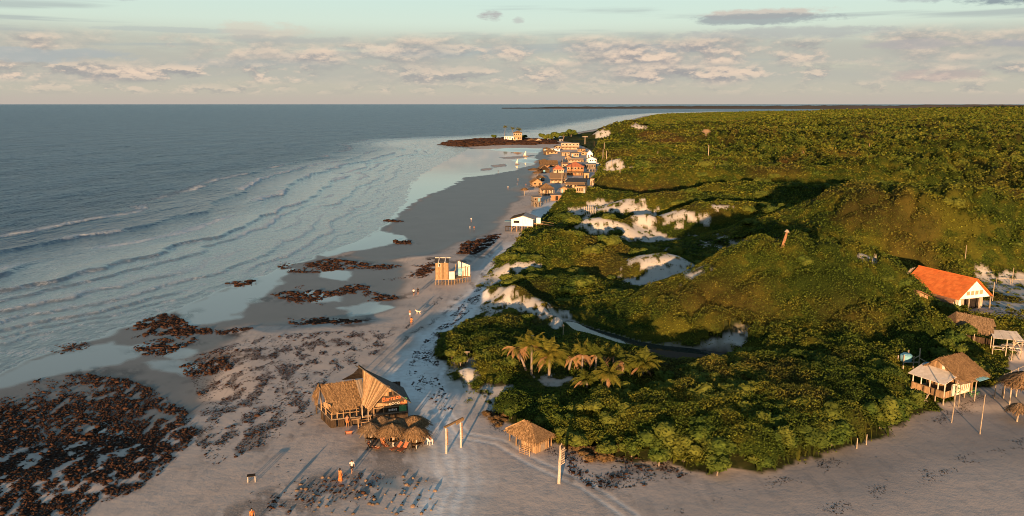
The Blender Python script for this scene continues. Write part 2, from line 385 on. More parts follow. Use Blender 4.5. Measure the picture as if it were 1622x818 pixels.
def grow(p, k):
    cx = sum(a[0] for a in p) / len(p); cy = sum(a[1] for a in p) / len(p)
    return [(cx + (a[0] - cx) * k, cy + (a[1] - cy) * k) for a in p]
WHITE_V = [grow(p, 1.22) if i in (0, 1, 3) else p for i, p in enumerate(WHITE_V)]
BROWN_V = [GL(p) for p in [[(1010, 560), (1060, 545), (1150, 552), (1200, 562), (1150, 572), (1060, 572)]]]
PATH_L = GL([(690, 820), (720, 760), (700, 700), (690, 660), (690, 610), (715, 560), (745, 500), (770, 440), (795, 400), (820, 385)])
TRACK2 = GL([(1000, 818), (930, 770), (850, 735), (790, 700), (735, 690), (700, 650)])

ROCKP = [(PL(p, 0.1), dn) for p, dn in [
    ([(-150, 680), (0, 632), (60, 600), (130, 592), (200, 600), (290, 636), (300, 665), (315, 700), (290, 745), (240, 775), (180, 825), (-100, 920), (-300, 900)], 1.0),
    ([(180, 522), (225, 490), (275, 498), (300, 513), (400, 512), (400, 524), (330, 535), (300, 545), (270, 562), (240, 570), (215, 555), (190, 535)], .9),
    ([(70, 550), (110, 538), (158, 540), (140, 552), (90, 562)], .7),
    ([(430, 414), (470, 404), (545, 412), (600, 420), (680, 416), (700, 422), (640, 434), (560, 425), (520, 432), (455, 432)], .85),
    ([(425, 462), (480, 450), (520, 460), (560, 450), (620, 460), (632, 476), (590, 480), (560, 470), (520, 487), (465, 481), (432, 470)], .8),
    ([(380, 524), (440, 505), (520, 503), (585, 514), (560, 521), (500, 525), (440, 521)], .85),
    ([(600, 446), (640, 430), (690, 418), (692, 432), (680, 446), (640, 444)], .8),
    ([(700, 398), (740, 384), (795, 376), (782, 392), (752, 410), (722, 408)], .6),
    ([(430, 800), (480, 788), (540, 770), (600, 762), (645, 780), (630, 800), (560, 822), (420, 835)], .5),
    ([(692, 229), (716, 224), (760, 221), (812, 218), (880, 224), (884, 231), (840, 233), (780, 232), (740, 233), (712, 232)], 1.0),
    ([(295, 450), (318, 449), (320, 457), (298, 459)], .8), ([(358, 446), (404, 444), (408, 452), (362, 455)], .8),
    ([(280, 580), (360, 570), (380, 590), (330, 600), (290, 597)], .7),
    ([(608, 349), (648, 347), (648, 351), (610, 352)], .8), ([(625, 383), (652, 381), (650, 387), (628, 387)], .6)]]
SPARSE = [(PL(p, 1.0), dn) for p, dn in [
    ([(290, 560), (420, 530), (620, 525), (600, 560), (520, 600), (500, 660), (440, 700), (340, 740), (300, 700), (320, 640)], 1.1),
    ([(420, 690), (520, 760), (660, 760), (700, 818), (380, 830)], .12),
    ([(640, 600), (655, 560), (700, 515), (745, 470), (765, 450), (760, 480), (720, 515), (690, 550), (700, 610), (720, 660), (690, 650)], .8),
    ([(880, 700), (960, 722), (1050, 735), (1120, 750), (1010, 775), (940, 778), (900, 752)], 1.1),
    ([(930, 762), (1000, 756), (1010, 772), (960, 782)], .95)]]
WRACK = [PL(p, 1.2) for p in [[(1040, 818), (1100, 802), (1168, 774), (1229, 761), (1290, 742), (1380, 716)], [(1300, 814), (1358, 791), (1440, 761), (1525, 730), (1625, 700), (1700, 680)], [(1430, 690), (1467, 669), (1548, 642), (1600, 620), (1660, 600)],
         [(760, 655), (800, 678), (870, 712), (930, 740)], [(560, 560), (640, 520), (700, 470)], [(640, 540), (700, 500), (760, 440), (800, 395)]]]
def rock_density(x, y):
    m = np.zeros(x.shape)
    for p, dn in ROCKP: m = np.maximum(m, dn * sstep(poly_sd(x, y, p) + (fbm(x / 3.0, y / 3.0, 151, 4) - .5) * 7 + (fbm(x / 9, y / 9, 153, 2) - .5) * 20 - 1.0, -3.0, 2.6))
    return m * sstep(fbm(x / .9 + y / 7, y / 1.7, 152, 4), .35, .48)
# fan-shaped grid: fine where it is seen, coarse behind
def fan(rows, cols):
    a = np.concatenate([np.linspace(-180, -42, 40)[:-1], np.linspace(-42, 42, cols), np.linspace(42, 180, 40)[1:]]) * math.pi / 180
    r = rows
    A, R = np.meshgrid(a, r); x = R * np.sin(A); y = R * np.cos(A)
    nr, nc = A.shape
    idx = np.arange(nr * nc).reshape(nr, nc)
    F = np.stack([idx[:-1, :-1], idx[:-1, 1:], idx[1:, 1:], idx[1:, :-1]], -1).reshape(-1, 4)[:, ::-1]
    return x.ravel(), y.ravel(), F, nr, nc
rows = np.geomspace(40, 6000, 900)
rows = np.concatenate([[1.0, 8, 20, 32], rows])
gx, gy, gF, NR, NC = fan(rows, 900)
gZ, gS, gV = ground_full(gx, gy)
def soft(polys, x, y, w, jit=0.0, seed=50, js=3.0):
    m = np.full(x.shape, -1e9)
    for p in polys: m = np.maximum(m, poly_sd(x, y, p))
    if jit: m = m + (fbm(x / js, y / js, seed, 4) - 0.5) * jit
    return sstep(m, -w, w)
def masks(x, y, s, v):
    dist = np.hypot(x, y)
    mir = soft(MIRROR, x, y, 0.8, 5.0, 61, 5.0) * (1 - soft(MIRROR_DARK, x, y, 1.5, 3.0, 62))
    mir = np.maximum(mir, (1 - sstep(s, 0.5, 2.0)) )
    wet = soft(DAMP, x, y, 2.2, 7.0, 63, 7.0)
    wet = np.maximum(wet, 1 - sstep(s, 2, 9))
    wet = np.maximum(wet, 0.55 * sstep(poly_sd(x, y, RBEACH) + (fbm(x / 12, y / 12, 68, 3) - .5) * 14, -9, 8) * (0.6 + 0.4 * sstep(poly_sd(x, y, RB2), -8, 8)))
    wh = soft(WHITE_V, x, y, 1.3, 6.5, 64, 2.6) * (1 - 0.9 * sstep(fbm(x / 1.6, y / 1.6, 67, 3), 0.62, 0.68))
    br = soft(BROWN_V, x, y, 0.8, 3, 65)
    rv = 1 - sstep(line_d(x, y, RIVER), 1.3, 2.2)
    vg = sstep(v + (fbm(x / 2, y / 2, 66, 3) - 0.5) * 2.5, -0.3, 0.6)
    vg = vg * (1 - wh) * (1 - rv) * (1 - br)
    wh = wh * sstep(v, -3, 0)
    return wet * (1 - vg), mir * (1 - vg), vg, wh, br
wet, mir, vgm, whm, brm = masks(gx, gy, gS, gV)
_d1 = line_d(gx, gy, PATH_L) + (fbm(gx / 5, gy / 5, 141, 2) - .5) * 1.2
trk = np.exp(-(_d1 / 3.4) ** 2) * (0.8 + 0.2 * np.cos(_d1 * 4.2)) 
trk = np.maximum(trk, .95 * soft([PL([(838, 338), (862, 322), (900, 314), (940, 296), (930, 312), (905, 326), (880, 338), (858, 350)], 1.5), PL([(740, 460), (775, 440), (800, 405), (828, 372), (845, 372), (815, 400), (790, 440), (770, 480), (700, 560), (690, 640), (640, 650), (610, 600), (660, 540)], 1.2)], gx, gy, 2.0, 4.0, 69))
trk2 = np.exp(-((line_d(gx, gy, TRACK2) - .7) / .28) ** 2) * 0.6
# tyre and foot ruts pressed into the sand
gZ = gZ - 0.05 * trk2 * (vgm < 0.3) - 0.04 * trk * (vgm < 0.3)
rkm = np.maximum(rock_density(gx, gy), .6 * soft([SPARSE[0][0], SPARSE[3][0]], gx, gy, 3, 10, 171) * sstep(fbm(gx / 1.3, gy / 2.4, 161, 3), .47, .64))
mg = NT('sand_and_soil')
wN, mN, vN, hN = mg.attr('mA'); tN, t2N, bN, rN = mg.attr('mB')
pos = mg.pos()
nA = mg.noise(pos, 0.9, 6, 0.6); nB = mg.noise(pos, 0.12, 4, 0.55); nC = mg.noise(pos, 5.0, 4, 0.6); nS = mg.noise(pos, 0.8, 5, 0.6, (1, 0.22, 1), 0.3, math.radians(38))
dry = mg.mix(nB, (0.47, 0.39, 0.33), (0.60, 0.505, 0.43))
dry = mg.mix(mg.math('MULTIPLY', mg.sm(nS, 0.50, 0.66), 0.35), dry, (0.30, 0.268, 0.245))
dry = mg.mix(mg.math('MULTIPLY', mg.math('ADD', tN, t2N, clamp=True), mg.math('MULTIPLY', nA, 1.9), clamp=True), dry, (0.80, 0.77, 0.72))
dry = mg.mix(hN, dry, mg.mix(nA, (0.44, 0.40, 0.35), (0.56, 0.52, 0.46)))
wetc = mg.mix(nB, (0.13, 0.118, 0.106), (0.19, 0.172, 0.155))
c = mg.mix(wN, dry, wetc)
c = mg.mix(mN, c, (0.24, 0.27, 0.265))  # pools: base colour lightened to stand in for bright sky reflection
c = mg.mix(bN, c, (0.075, 0.055, 0.04))
vegc = mg.mix(mg.sm(nA, 0.35, 0.65), (0.030, 0.040, 0.014), (0.060, 0.066, 0.022))
c = mg.mix(mg.math('MULTIPLY', rN, mg.sm(nC, 0.25, 0.5)), c, (0.040, 0.030, 0.024))
c = mg.mix(vN, c, vegc)
wsh = mg.math('MULTIPLY_ADD', wN, -0.53, 0.95)
ro = mg.math('MULTIPLY_ADD', mN, mg.math('SUBTRACT', 0.04, wsh), wsh, clamp=True)
hgt = mg.math('ADD', mg.math('MULTIPLY', nC, 0.25), mg.math('ADD', nA, mg.math('MULTIPLY', nS, 0.5)))
bs = mg.math('MULTIPLY', mg.math('SUBTRACT', 1.0, mN), mg.math('MULTIPLY_ADD', wN, -0.75, 1.0), clamp=True)
mg.set(Base_Color=c, Roughness=ro, IOR=1.33, Normal=mg.bump(hgt, mg.math('MULTIPLY', bs, 0.42), 0.11))
mg.set(Specular_IOR_Level=mg.math('MULTIPLY_ADD', mg.math('MAXIMUM', mN, mg.math('MULTIPLY', wN, 0.6)), 0.45, 0.08))
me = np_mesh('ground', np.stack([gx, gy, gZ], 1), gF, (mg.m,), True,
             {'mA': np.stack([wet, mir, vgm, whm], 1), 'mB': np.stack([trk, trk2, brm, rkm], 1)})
go = link('ground', me); tag(go, kind='structure', label='sandy beach and green dune land under everything')

# ------------------------------------------------------------------ sea
srows = np.concatenate([[1.0, 20], np.geomspace(45, 9000, 950), [14000, 25000, 60000, 110000]])
sx, sy, sF, _, _ = fan(srows, 900)
ss = land_sd(sx, sy) + (fbm(sx / 9, sy / 9, 31, 3) - 0.5) * 5.0
d = -ss
dist = np.hypot(sx, sy)
shr = np.array(SHORE[:28])
warp = (fbm(sx / 60, sy / 60, 71, 3) - 0.5) * 26 + (fbm(sx / 12, sy / 12, 72, 3) - 0.5) * 3.0
amp = sstep(dist, 60, 90) * (1 - 0.75 * sstep(dist, 500, 1400))
dd = d + warp
near = (1 - sstep(d, 75, 120)) * sstep(d, -1.0, 3.0)
# surf lines: asymmetric steps parallel with the shore
foam = np.zeros_like(sx); wz = np.zeros_like(sx)
for c0, hgt_, w_, sgm in [(4, .10, .5, 1), (8, .12, .7, 8), (13, .18, .8, 2), (19, .16, .9, 9), (26, .26, 1.1, 3), (34, .22, 1.2, 10), (42, .36, 1.5, 4), (58, .48, 1.9, 5), (78, .36, 2.2, 6), (104, .22, 3.0, 7)]:
    brk = sstep(fbm(sx / 60 + c0, sy / 60, 80 + sgm, 2), 0.30, 0.46)
    q = dd - c0
    prof = np.where(q > 0, np.exp(-(q / (w_ * 2.5)) ** 2), np.exp(-(q / (w_ * 0.45)) ** 2)) * brk
    wz += 1.5 * hgt_ * prof
    fb = sstep(fbm(sx / 35 + 3 * c0, sy / 35, 90 + sgm, 2), 0.42, 0.58)
    foam = np.maximum(foam, np.where(q > 0, np.exp(-(q / (w_ * 1.8)) ** 2), np.exp(-(q / (w_ * 0.5)) ** 2)) * fb * (0.95 if c0 > 30 else 0.6))
foam *= (d > 0)
foam = foam * (1 - 0.5 * sstep(dist, 400, 900))
shallow = 1 - sstep(d + warp * 0.4, 25, 95)
zz = wz * amp * sstep(d, 0.5, 7) - 0.05 * sstep(-d, 0, 2) + (0.55 * (fbm((sx * .85 + sy * .5) / 9, (sy * .85 - sx * .5) / 3.2, 75, 3) - 0.5) * (0.12 + .88 * sstep(d, 60, 160)) * sstep(d, 4, 14)) * (1 - sstep(dist, 500, 1500)) + 0.035
zz = np.where(dist > 9000, -(dist - 9000) * 0.0, zz)
keep = (ss < 4.0)[sF].all(1) & (dist[sF].min(1) > 18)
mw = NT('sea_water')
fN, shN, dN, nN = mw.attr('mS'); pos = mw.pos()
b1 = mw.noise(pos, 0.8, 5, 0.6, (1, 0.55, 1), 0.2, math.radians(-30))
b2 = mw.noise(pos, 0.16, 5, 0.62, (1, 0.45, 1), 0.3, math.radians(-24))
b3 = mw.noise(pos, 0.035, 5, 0.6, (1, 0.35, 1), 0.2, math.radians(-18))
fo = mw.noise(pos, 1.1, 7, 0.7, (1, 0.5, 1), 0.4, math.radians(-30)); fo2 = mw.noise(pos, 0.25, 5, 0.6)
deep = mw.mix(mw.sm(b3, 0.4, 0.6), (0.004, 0.036, 0.092), (0.011, 0.056, 0.122))
deep = mw.mix(shN, deep, (0.125, 0.150, 0.160))
fm = mw.math('MULTIPLY', fN, mw.sm(mw.math('ADD', fo, mw.math('MULTIPLY', fN, 0.24)), 0.48, 0.64))
veil_f = mw.math('MULTIPLY', mw.math('MULTIPLY', shN, mw.sm(fo2, 0.46, 0.62)), mw.math('MULTIPLY', mw.sm(fo, 0.40, 0.60), 0.60))
fm = mw.math('MAXIMUM', fm, veil_f)
cw = mw.mix(fm, deep, (0.62, 0.64, 0.64))
n_ = mw.bump(b3, mw.math('MULTIPLY', dN, 0.9), 14.0)
n_ = mw.bump(b2, mw.math('MULTIPLY_ADD', dN, 0.9, 0.08), 4.5, n_)
n_ = mw.bump(b1, mw.math('MULTIPLY_ADD', dN, 0.8, 0.16), 1.1, n_)
mw.set(Base_Color=cw, Roughness=mw.math('MULTIPLY_ADD', fm, 0.6, mw.math('MULTIPLY_ADD', dN, 0.25, 0.05)), IOR=1.333, Normal=n_)
used = np.unique(sF[keep]); remap = -np.ones(len(sx), np.int64); remap[used] = np.arange(len(used))
deepm = sstep(d + warp, 40, 130)
me = np_mesh('sea', np.stack([sx, sy, zz], 1)[used], remap[sF[keep]], (mw.m,), True,
             {'mS': np.stack([foam, shallow, deepm, near], 1)[used]})
so = link('sea', me); tag(so, kind='structure', label='grey blue sea with thin surf lines running to the horizon')

# river
rvx = []; rvw = [0.6, 1.4, 2.0, 2.3, 2.2, 1.8, 1.2, 0.7]
bmv = []; 
for i, (x, y) in enumerate(RIVER):
    a = RIVER[max(i - 1, 0)]; b = RIVER[min(i + 1, len(RIVER) - 1)]; t = Vector((b[0] - a[0], b[1] - a[1])).normalized()
    for s_ in (-1, 1): bmv.append((x - t.y * rvw[i] * 1.6 * s_, y + t.x * rvw[i] * 1.6 * s_, 0.93))
bmf = [(2 * i, 2 * i + 1, 2 * i + 3, 2 * i + 2) for i in range(len(RIVER) - 1)]
mr = NT('stream_water'); mr.set(Base_Color=(0.03, 0.035, 0.03), Roughness=0.05, IOR=1.333, Normal=mr.bump(mr.noise(mr.pos(), 2.0, 3), 0.08, 0.1))
ro_ = link('stream', np_mesh('stream', bmv, bmf, (mr.m,))); tag(ro_, kind='structure', label='narrow still stream behind the palm grove')

# far coast across the water
mf = NT('far_coast'); mf.set(Base_Color=mf.mix(mf.noise(mf.pos(), 0.004, 4), (0.10, 0.085, 0.07), (0.16, 0.13, 0.10)), Roughness=1.0, Specular_IOR_Level=0.0)
V = []; F = []
N_ = 160
for i in range(N_ + 1):
    t = i / N_; px = 795 + (1800 - 795) * t
    u = math.atan((px - 811) / 1273); D = 7400
    h = (8 + 26 * min(1, t * 1.4)) * min(1, t * 12) + 7 * (vnoise(np.array([i * 0.37]), np.array([1.0]), 5)[0] - 0.5) + 6 * (vnoise(np.array([i * 1.3]), np.array([4.0]), 6)[0] - 0.5)
    h = max(h, 3)
    for rr, z in ((D - 350, -1), (D - 120, h * .8), (D, h), (D + 900, h), (D + 1200, -1)):
        V.append((rr * math.sin(u), rr * math.cos(u), z))
for i in range(N_):
    for k in range(4): F.append((i * 5 + k, (i + 1) * 5 + k, (i + 1) * 5 + k + 1, i * 5 + k + 1))
fc = link('far_coast', np_mesh('far_coast', V, F, (mf.m,), True)); tag(fc, kind='structure', label='low dark coast on the far side of the bay')
# ------------------------------------------------------------------ vegetation
F1 = PL([(770, 642), (800, 622), (850, 640), (905, 655), (960, 630), (1010, 640), (1060, 612), (1110, 590), (1160, 570), (1210, 560), (1300, 566), (1440, 578), (1462, 610), (1470, 640), (1430, 672), (1400, 690), (1340, 705), (1290, 722), (1215, 748), (1120, 746), (1050, 733), (1000, 735), (950, 722), (905, 706), (870, 684), (800, 660)], 2.0)
F1HI = PL([(980, 690), (1000, 655), (1060, 625), (1110, 600), (1160, 585), (1300, 580), (1440, 590), (1455, 640), (1400, 684), (1290, 712), (1215, 736), (1120, 734), (1050, 722)], 2.0)
LOBE = PL([(686, 552), (700, 530), (740, 512), (790, 495), (830, 500), (850, 520), (830, 560), (815, 605), (790, 612), (770, 600), (752, 590), (720, 575)], 2.0)
HILL = PL([(1000, 455), (1100, 430), (1180, 408), (1300, 400), (1400, 418), (1460, 460), (1520, 510), (1540, 560), (1500, 590), (1400, 560), (1300, 556), (1200, 540), (1080, 520), (1000, 490)], 5.0)
RIDGE = PL([(1240, 345), (1320, 322), (1450, 330), (1622, 345), (1900, 350), (1900, 470), (1622, 430), (1420, 425), (1330, 395)], 6.0)
FAR = PL([(1100, 232), (1180, 262), (1260, 285), (1400, 300), (1560, 318), (1900, 335)], 4.0) + [(9000, 1500), (9000, 4500), (1600, 4200), (560, 2000), (380, 1300)]
CLEAR = PL([(830, 590), (900, 585), (925, 612), (870, 622), (820, 612)], 2.0)
GRN = PL([(900, 560), (1100, 560), (1150, 575), (1050, 620), (960, 640), (860, 650), (810, 620), (820, 580)], 2.0)
EXCL = [(*P(a, b, 1.5), r) for a, b, r in [(1482, 620, 4.6), (1470, 638, 3.0), (845, 705, 3.2), (1582, 540, 5.5), (1512, 472, 8.0), (768, 632, 2.6), (752, 645, 2.6), (728, 594, 2.6), (1452, 478, 3.5), (1590, 452, 9), (1615, 470, 9), (1590, 492, 6), (1625, 497, 6)]]
def excluded(x, y, pad=0.0): return any((x - a) ** 2 + (y - b) ** 2 < (r + pad) ** 2 for a, b, r in EXCL)
FOREST_R = (0.40, 0.24)
def canopy(x, y):
    f1 = sstep(poly_sd(x, y, F1), -1, 2); f1h = sstep(poly_sd(x, y, F1HI), -1, 2.5); lo = sstep(poly_sd(x, y, LOBE), -0.5, 2)
    hi = sstep(poly_sd(x, y, HILL), -3, 5); rg = sstep(poly_sd(x, y, RIDGE), -4, 8); fa = sstep(poly_sd(x, y, FAR), -15, 25)
    cl = sstep(poly_sd(x, y, CLEAR), -1, 1.5)
    l1 = lumps(x, y, 1.3, 1); l2 = lumps(x, y, 3.4, 2); l3 = lumps(x, y, 8.5, 3, FOREST_R); l4 = lumps(x, y, 6.0, 4, (0.38, 0.25))
    n = fbm(x / 14, y / 14, 21, 3)
    h = 0.22 + 0.35 * l1 + 0.7 * l2 * sstep(n, 0.5, 0.62)
    h = h + lo * (0.7 + 0.9 * l2) + f1 * (0.5 + 1.1 * l2) + f1h * (0.8 + 0.8 * l2) + hi * (0.4 + 0.8 * l2 + 0.25 * l1 + 2.0 * l4) + rg * (0.4 + 1.2 * l2 + 2.4 * l4)
    wnear = np.full(x.shape, -1e9)
    for p in WHITE_V[:5]: wnear = np.maximum(wnear, poly_sd(x, y, p))
    h = h * (1 - .65 * sstep(wnear, -7, -1))
    h = h + 1.5 * l4 * (1 - sstep(wnear, -12, -4)) * sstep(fbm(x / 26, y / 18, 23, 3), .50, .60) * (1 - f1h)
    mid = sstep(y, 300, 500) * (1 - fa) * sstep(x, 60, 130)
    h = h + mid * 1.2 * l2 + fa * (0.1 + 9.5 * l3 * (0.35 + 1.0 * n) + 0.6 * l2) 
    cl = np.maximum(cl, 1 - sstep(np.minimum(line_d(x, y, RIVER), line_d(x, y, SANDRIDGE) + .5), 3.0, 6.5))
    for (ex, ey, er) in EXCL: cl = np.maximum(cl, 1 - sstep(np.hypot(x - ex, y - ey), er * .7, er * 1.1))
    return h * (1 - cl * 0.85)
BR_ZONES = [GL(p) for p in [[(1020, 470), (1130, 450), (1200, 470), (1230, 515), (1150, 530), (1080, 510)], [(1000, 300), (1050, 292), (1100, 305), (1080, 318), (1020, 312)],
            [(1300, 505), (1370, 500), (1400, 530), (1330, 540)], [(1180, 268), (1260, 262), (1270, 280), (1190, 284)], [(1010, 215), (1060, 208), (1080, 226), (1030, 232)]]]
def brownness(x, y):
    m = np.full(x.shape, -1e9)
    for p in BR_ZONES: m = np.maximum(m, poly_sd(x, y, p))
    return np.clip(sstep(m, -5, 5) * 0.55 + 0.5 * sstep(fbm(x / 22, y / 22, 25, 4), 0.56, 0.70), 0, 1)

LEAF_BIG = 0.05
def leaf_mat(name, dark, light, yellow, brown, use_attr=True, sc=0.35):
    m = NT(name); pos = m.pos()
    a = m.noise(pos, sc, 4, 0.6); b = m.noise(pos, sc * 9, 2, 0.5)
    c = m.mix(m.sm(b, 0.35, 0.65), dark, light)
    big = m.noise(pos, LEAF_BIG, 4, 0.6)
    c = m.mix(m.math('MULTIPLY', m.sm(big, 0.52, 0.62), 0.55), c, dark)
    c = m.mix(m.math('MULTIPLY', m.sm(m.math('ADD', m.math('MULTIPLY', a, 0.5), m.math('MULTIPLY', m.math('SUBTRACT', 1.0, big), 0.5)), 0.46, 0.58), 0.7), c, yellow)
    if use_attr:
        r, g, bl, al = m.attr('mL'); c = m.mix(m.math('MULTIPLY', r, 0.75), c, brown)
        c = m.mix(m.math('MULTIPLY', g, 0.55), c, light)
        v = m.math('MULTIPLY_ADD', bl, 1.0, 0.32)  # scales leaf colour; low values paint in the shade inside the canopy
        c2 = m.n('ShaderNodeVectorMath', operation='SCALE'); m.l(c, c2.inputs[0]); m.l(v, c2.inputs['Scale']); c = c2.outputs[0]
    else:
        c = m.mix(m.math('MULTIPLY', m.rnd(), 0.35), c, yellow)
    m.set(Base_Color=c, Roughness=0.85, Specular_IOR_Level=0.06)
    tr = m.n('ShaderNodeBsdfTranslucent'); m.l(c, tr.inputs[0]); mx = m.n('ShaderNodeMixShader'); mx.inputs[0].default_value = 0.15
    m.l(m.p.outputs[0], mx.inputs[1]); m.l(tr.outputs[0], mx.inputs[2]); m.l(mx.outputs[0], m.out.inputs[0])
    return m.m
M_LOW = leaf_mat('creeping_leaves', (0.032, 0.054, 0.009), (0.095, 0.132, 0.017), (0.190, 0.172, 0.022), (0.180, 0.095, 0.032))
M_TREE = leaf_mat('tree_leaves', (0.026, 0.050, 0.010), (0.070, 0.105, 0.017), (0.135, 0.140, 0.024), (0.1, 0.07, 0.03), False, 0.25)

def quads(cx, cy, cz, size, up=0.6, asp=0.7, rng=RNG):
    n = len(cx); N = rng.normal(size=(n, 3)); N /= np.linalg.norm(N, axis=1)[:, None] + 1e-9
    N[:, 2] = np.abs(N[:, 2]) + up; N /= np.linalg.norm(N, axis=1)[:, None]
    A = rng.normal(size=(n, 3)); A -= (A * N).sum(1)[:, None] * N; A /= np.linalg.norm(A, axis=1)[:, None] + 1e-9
    B = np.cross(N, A); s = (np.asarray(size) * 0.5)
    s = np.broadcast_to(s, (n,))[:, None]; C = np.stack([cx, cy, cz], 1)
    V = np.stack([C - A * s, C - B * s * asp, C + A * s, C + B * s * asp], 1).reshape(-1, 3)
    return V, np.arange(4 * n).reshape(-1, 4)

# closed canopy skin under the leaves
hc = canopy(gx, gy); ck = (vgm > 0.5)
fk = ck[gF].all(1) & (np.hypot(gx, gy)[gF].min(1) > 55) & (gy[gF].min(1) > 0)
used = np.unique(gF[fk]); remap = -np.ones(len(gx), np.int64); remap[used] = np.arange(len(used))
bn = brownness(gx[used], gy[used])
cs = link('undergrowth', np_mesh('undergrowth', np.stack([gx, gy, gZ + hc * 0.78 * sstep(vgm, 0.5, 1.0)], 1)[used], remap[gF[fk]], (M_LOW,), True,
          {'mL': np.stack([bn, 0 * bn, 0 * bn + 0.12, bn], 1)}))  # low blue value: shade beneath the leaves painted into the skin colour
tag(cs, 'dense green scrub growing as one mass over the dunes', 'scrub', kind='stuff')
def scatter(n, r0, r1, a0, a1, k, smin):
    r = np.exp(RNG.uniform(math.log(r0), math.log(r1), n)); a = RNG.uniform(a0, a1, n) * math.pi / 180
    x = r * np.sin(a); y = r * np.cos(a); z, s, v = ground_full(x, y)
    w, m_, vg, wh, br = masks(x, y, s, v)
    kk = (vg > 0.55) | ((vg > 0.02) & (RNG.random(n) < 0.10))
    tuft = (wh > 0.5) & (v > 0) & (RNG.random(n) < 0.16 * sstep(fbm(x / 3, y / 3, 170, 3), .48, .6)); kk |= tuft
    x, y, z, r = x[kk], y[kk], z[kk], r[kk]; h = canopy(x, y) * np.clip(vg[kk] * 1.2, 0.12, 1)
    u = RNG.random(len(x))
    return x, y, z + h * (1.02 - 0.42 * u ** 2) - 0.03, np.maximum(smin, k * r) * RNG.uniform(0.7, 1.35, len(x)), u
parts = [scatter(420000, 72, 200, -6, 34, 0.0021, 0.22), scatter(300000, 200, 650, 0, 34, 0.0023, 0.3), scatter(230000, 650, 4300, 6, 34, 0.0026, 0.5)]
X, Y, Z, S, U = [np.concatenate(t) for t in zip(*parts)]
V, F = quads(X, Y, Z, S, 0.55)
bn = brownness(X, Y); gr = RNG.random(len(X)); vv = RNG.random(len(X)) * 0.55 + 0.45 * (1 - U)  # vv: random tone, plus painted shade darkening leaves lower in the canopy
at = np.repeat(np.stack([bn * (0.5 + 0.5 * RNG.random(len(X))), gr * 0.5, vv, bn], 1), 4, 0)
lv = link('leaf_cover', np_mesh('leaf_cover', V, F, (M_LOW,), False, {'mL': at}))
tag(lv, 'small leaves and stems covering the dune scrub', 'leaf cover', kind='stuff')
print('leaf quads', len(F))

# ------------------------------------------------------------------ trees
M_BARK = NT('bark'); M_BARK.set(Base_Color=M_BARK.mix(M_BARK.noise(M_BARK.obj(), 3, 4, 0.6, (1, 1, .2)), (0.10, 0.075, 0.055), (0.24, 0.19, 0.15)), Roughness=0.9); M_BARK = M_BARK.m
def tube_np(pts, rads, n=7):
    V = []; F = []
    for i, p in enumerate(pts):
        p = Vector(p); a = Vector(pts[max(i - 1, 0)]); b = Vector(pts[min(i + 1, len(pts) - 1)]); t = (b - a).normalized()
        u = t.orthogonal().normalized(); w = t.cross(u)
        if i: # keep frames aligned
            u = (lu - t * lu.dot(t)).normalized(); w = t.cross(u)
        lu = u
        for k in range(n):
            an = 2 * math.pi * k / n; V.append(tuple(p + (u * math.cos(an) + w * math.sin(an)) * rads[i]))
    for i in range(len(pts) - 1):
        for k in range(n): F.append((i * n + k, i * n + (k + 1) % n, (i + 1) * n + (k + 1) % n, (i + 1) * n + k))
    return V, F
def merge(parts):
    V = []; F = []
    for v, f in parts:
        o = len(V); V += [tuple(a) for a in v]; F += [tuple(i + o for i in a) for a in f]
    return V, F
def py_mesh(name, V, F, mats=(), smooth=False):
    me = bpy.data.meshes.new(name); me.from_pydata([tuple(v) for v in V], [], F); me.update()
    for m in mats: me.materials.append(m)
    if smooth: me.polygons.foreach_set('use_smooth', np.ones(len(me.polygons), bool))
    return me
def tree_variant(seed, R, H, leaf, nleaf, mat):
    r = np.random.default_rng(seed); rr = random.Random(seed)
    cz = H - R * 0.72; lobes = []
    for i in range(11):
        a = rr.uniform(0, 6.28); e = rr.uniform(-0.15, 1.0); d = R * rr.uniform(0.35, 0.66)
        lobes.append((d * math.cos(a) * math.cos(e), d * math.sin(a) * math.cos(e), cz + d * math.sin(e) * 0.8, R * rr.uniform(0.28, 0.52)))
    C = []; 
    per = nleaf // len(lobes)
    for (x, y, z, q) in lobes:
        D = r.normal(size=(per, 3)); D /= np.linalg.norm(D, axis=1)[:, None]; D[:, 2] = np.abs(D[:, 2]) * 1.1 - 0.35
        rad = q * (1.0 - 0.35 * r.random(per) ** 2); C.append(np.array([x, y, z]) + D * rad[:, None] * np.array([1, 1, .85]))
    C = np.concatenate(C); V, F = quads(C[:, 0], C[:, 1], C[:, 2], leaf * r.uniform(0.6, 1.4, len(C)), 0.45, 0.75, r)
    # dark inner mass
    Vi = []; Fi = []
    for (x, y, z, q) in lobes:
        bm = bmesh.new(); bmesh.ops.create_icosphere(bm, subdivisions=2, radius=q * 0.74)
        for v in bm.verts: v.co = Vector((v.co.x, v.co.y, v.co.z * .8)) * rr.uniform(0.85, 1.12) + Vector((x, y, z))
        o = len(Vi); Vi += [tuple(v.co) for v in bm.verts]; Fi += [tuple(o + v.index for v in f.verts) for f in bm.faces]; bm.free()
    n0 = len(V); V2 = np.concatenate([V, np.array(Vi)]); F2 = [tuple(f) for f in F] + [tuple(i + n0 for i in f) for f in Fi]
    me = bpy.data.meshes.new('crown'); me.from_pydata(V2.tolist(), [], F2); me.materials.append(mat); me.update()
    tp = [tube_np([(0, 0, -0.6), (0.1, 0.05, H * .3), (0.0, 0.1, H * .6)], [R * .075, R * .055, R * .04])]
    for (x, y, z, q) in lobes[:5]: tp.append(tube_np([(0.05, 0.05, H * .25), (x * .5, y * .5, (H * .3 + z) * .5), (x, y, z)], [R * .04, R * .03, R * .015], 5))
    tv, tf = merge(tp); tm = py_mesh('trunk', tv, tf, (M_BARK,), True)
    return me, tm
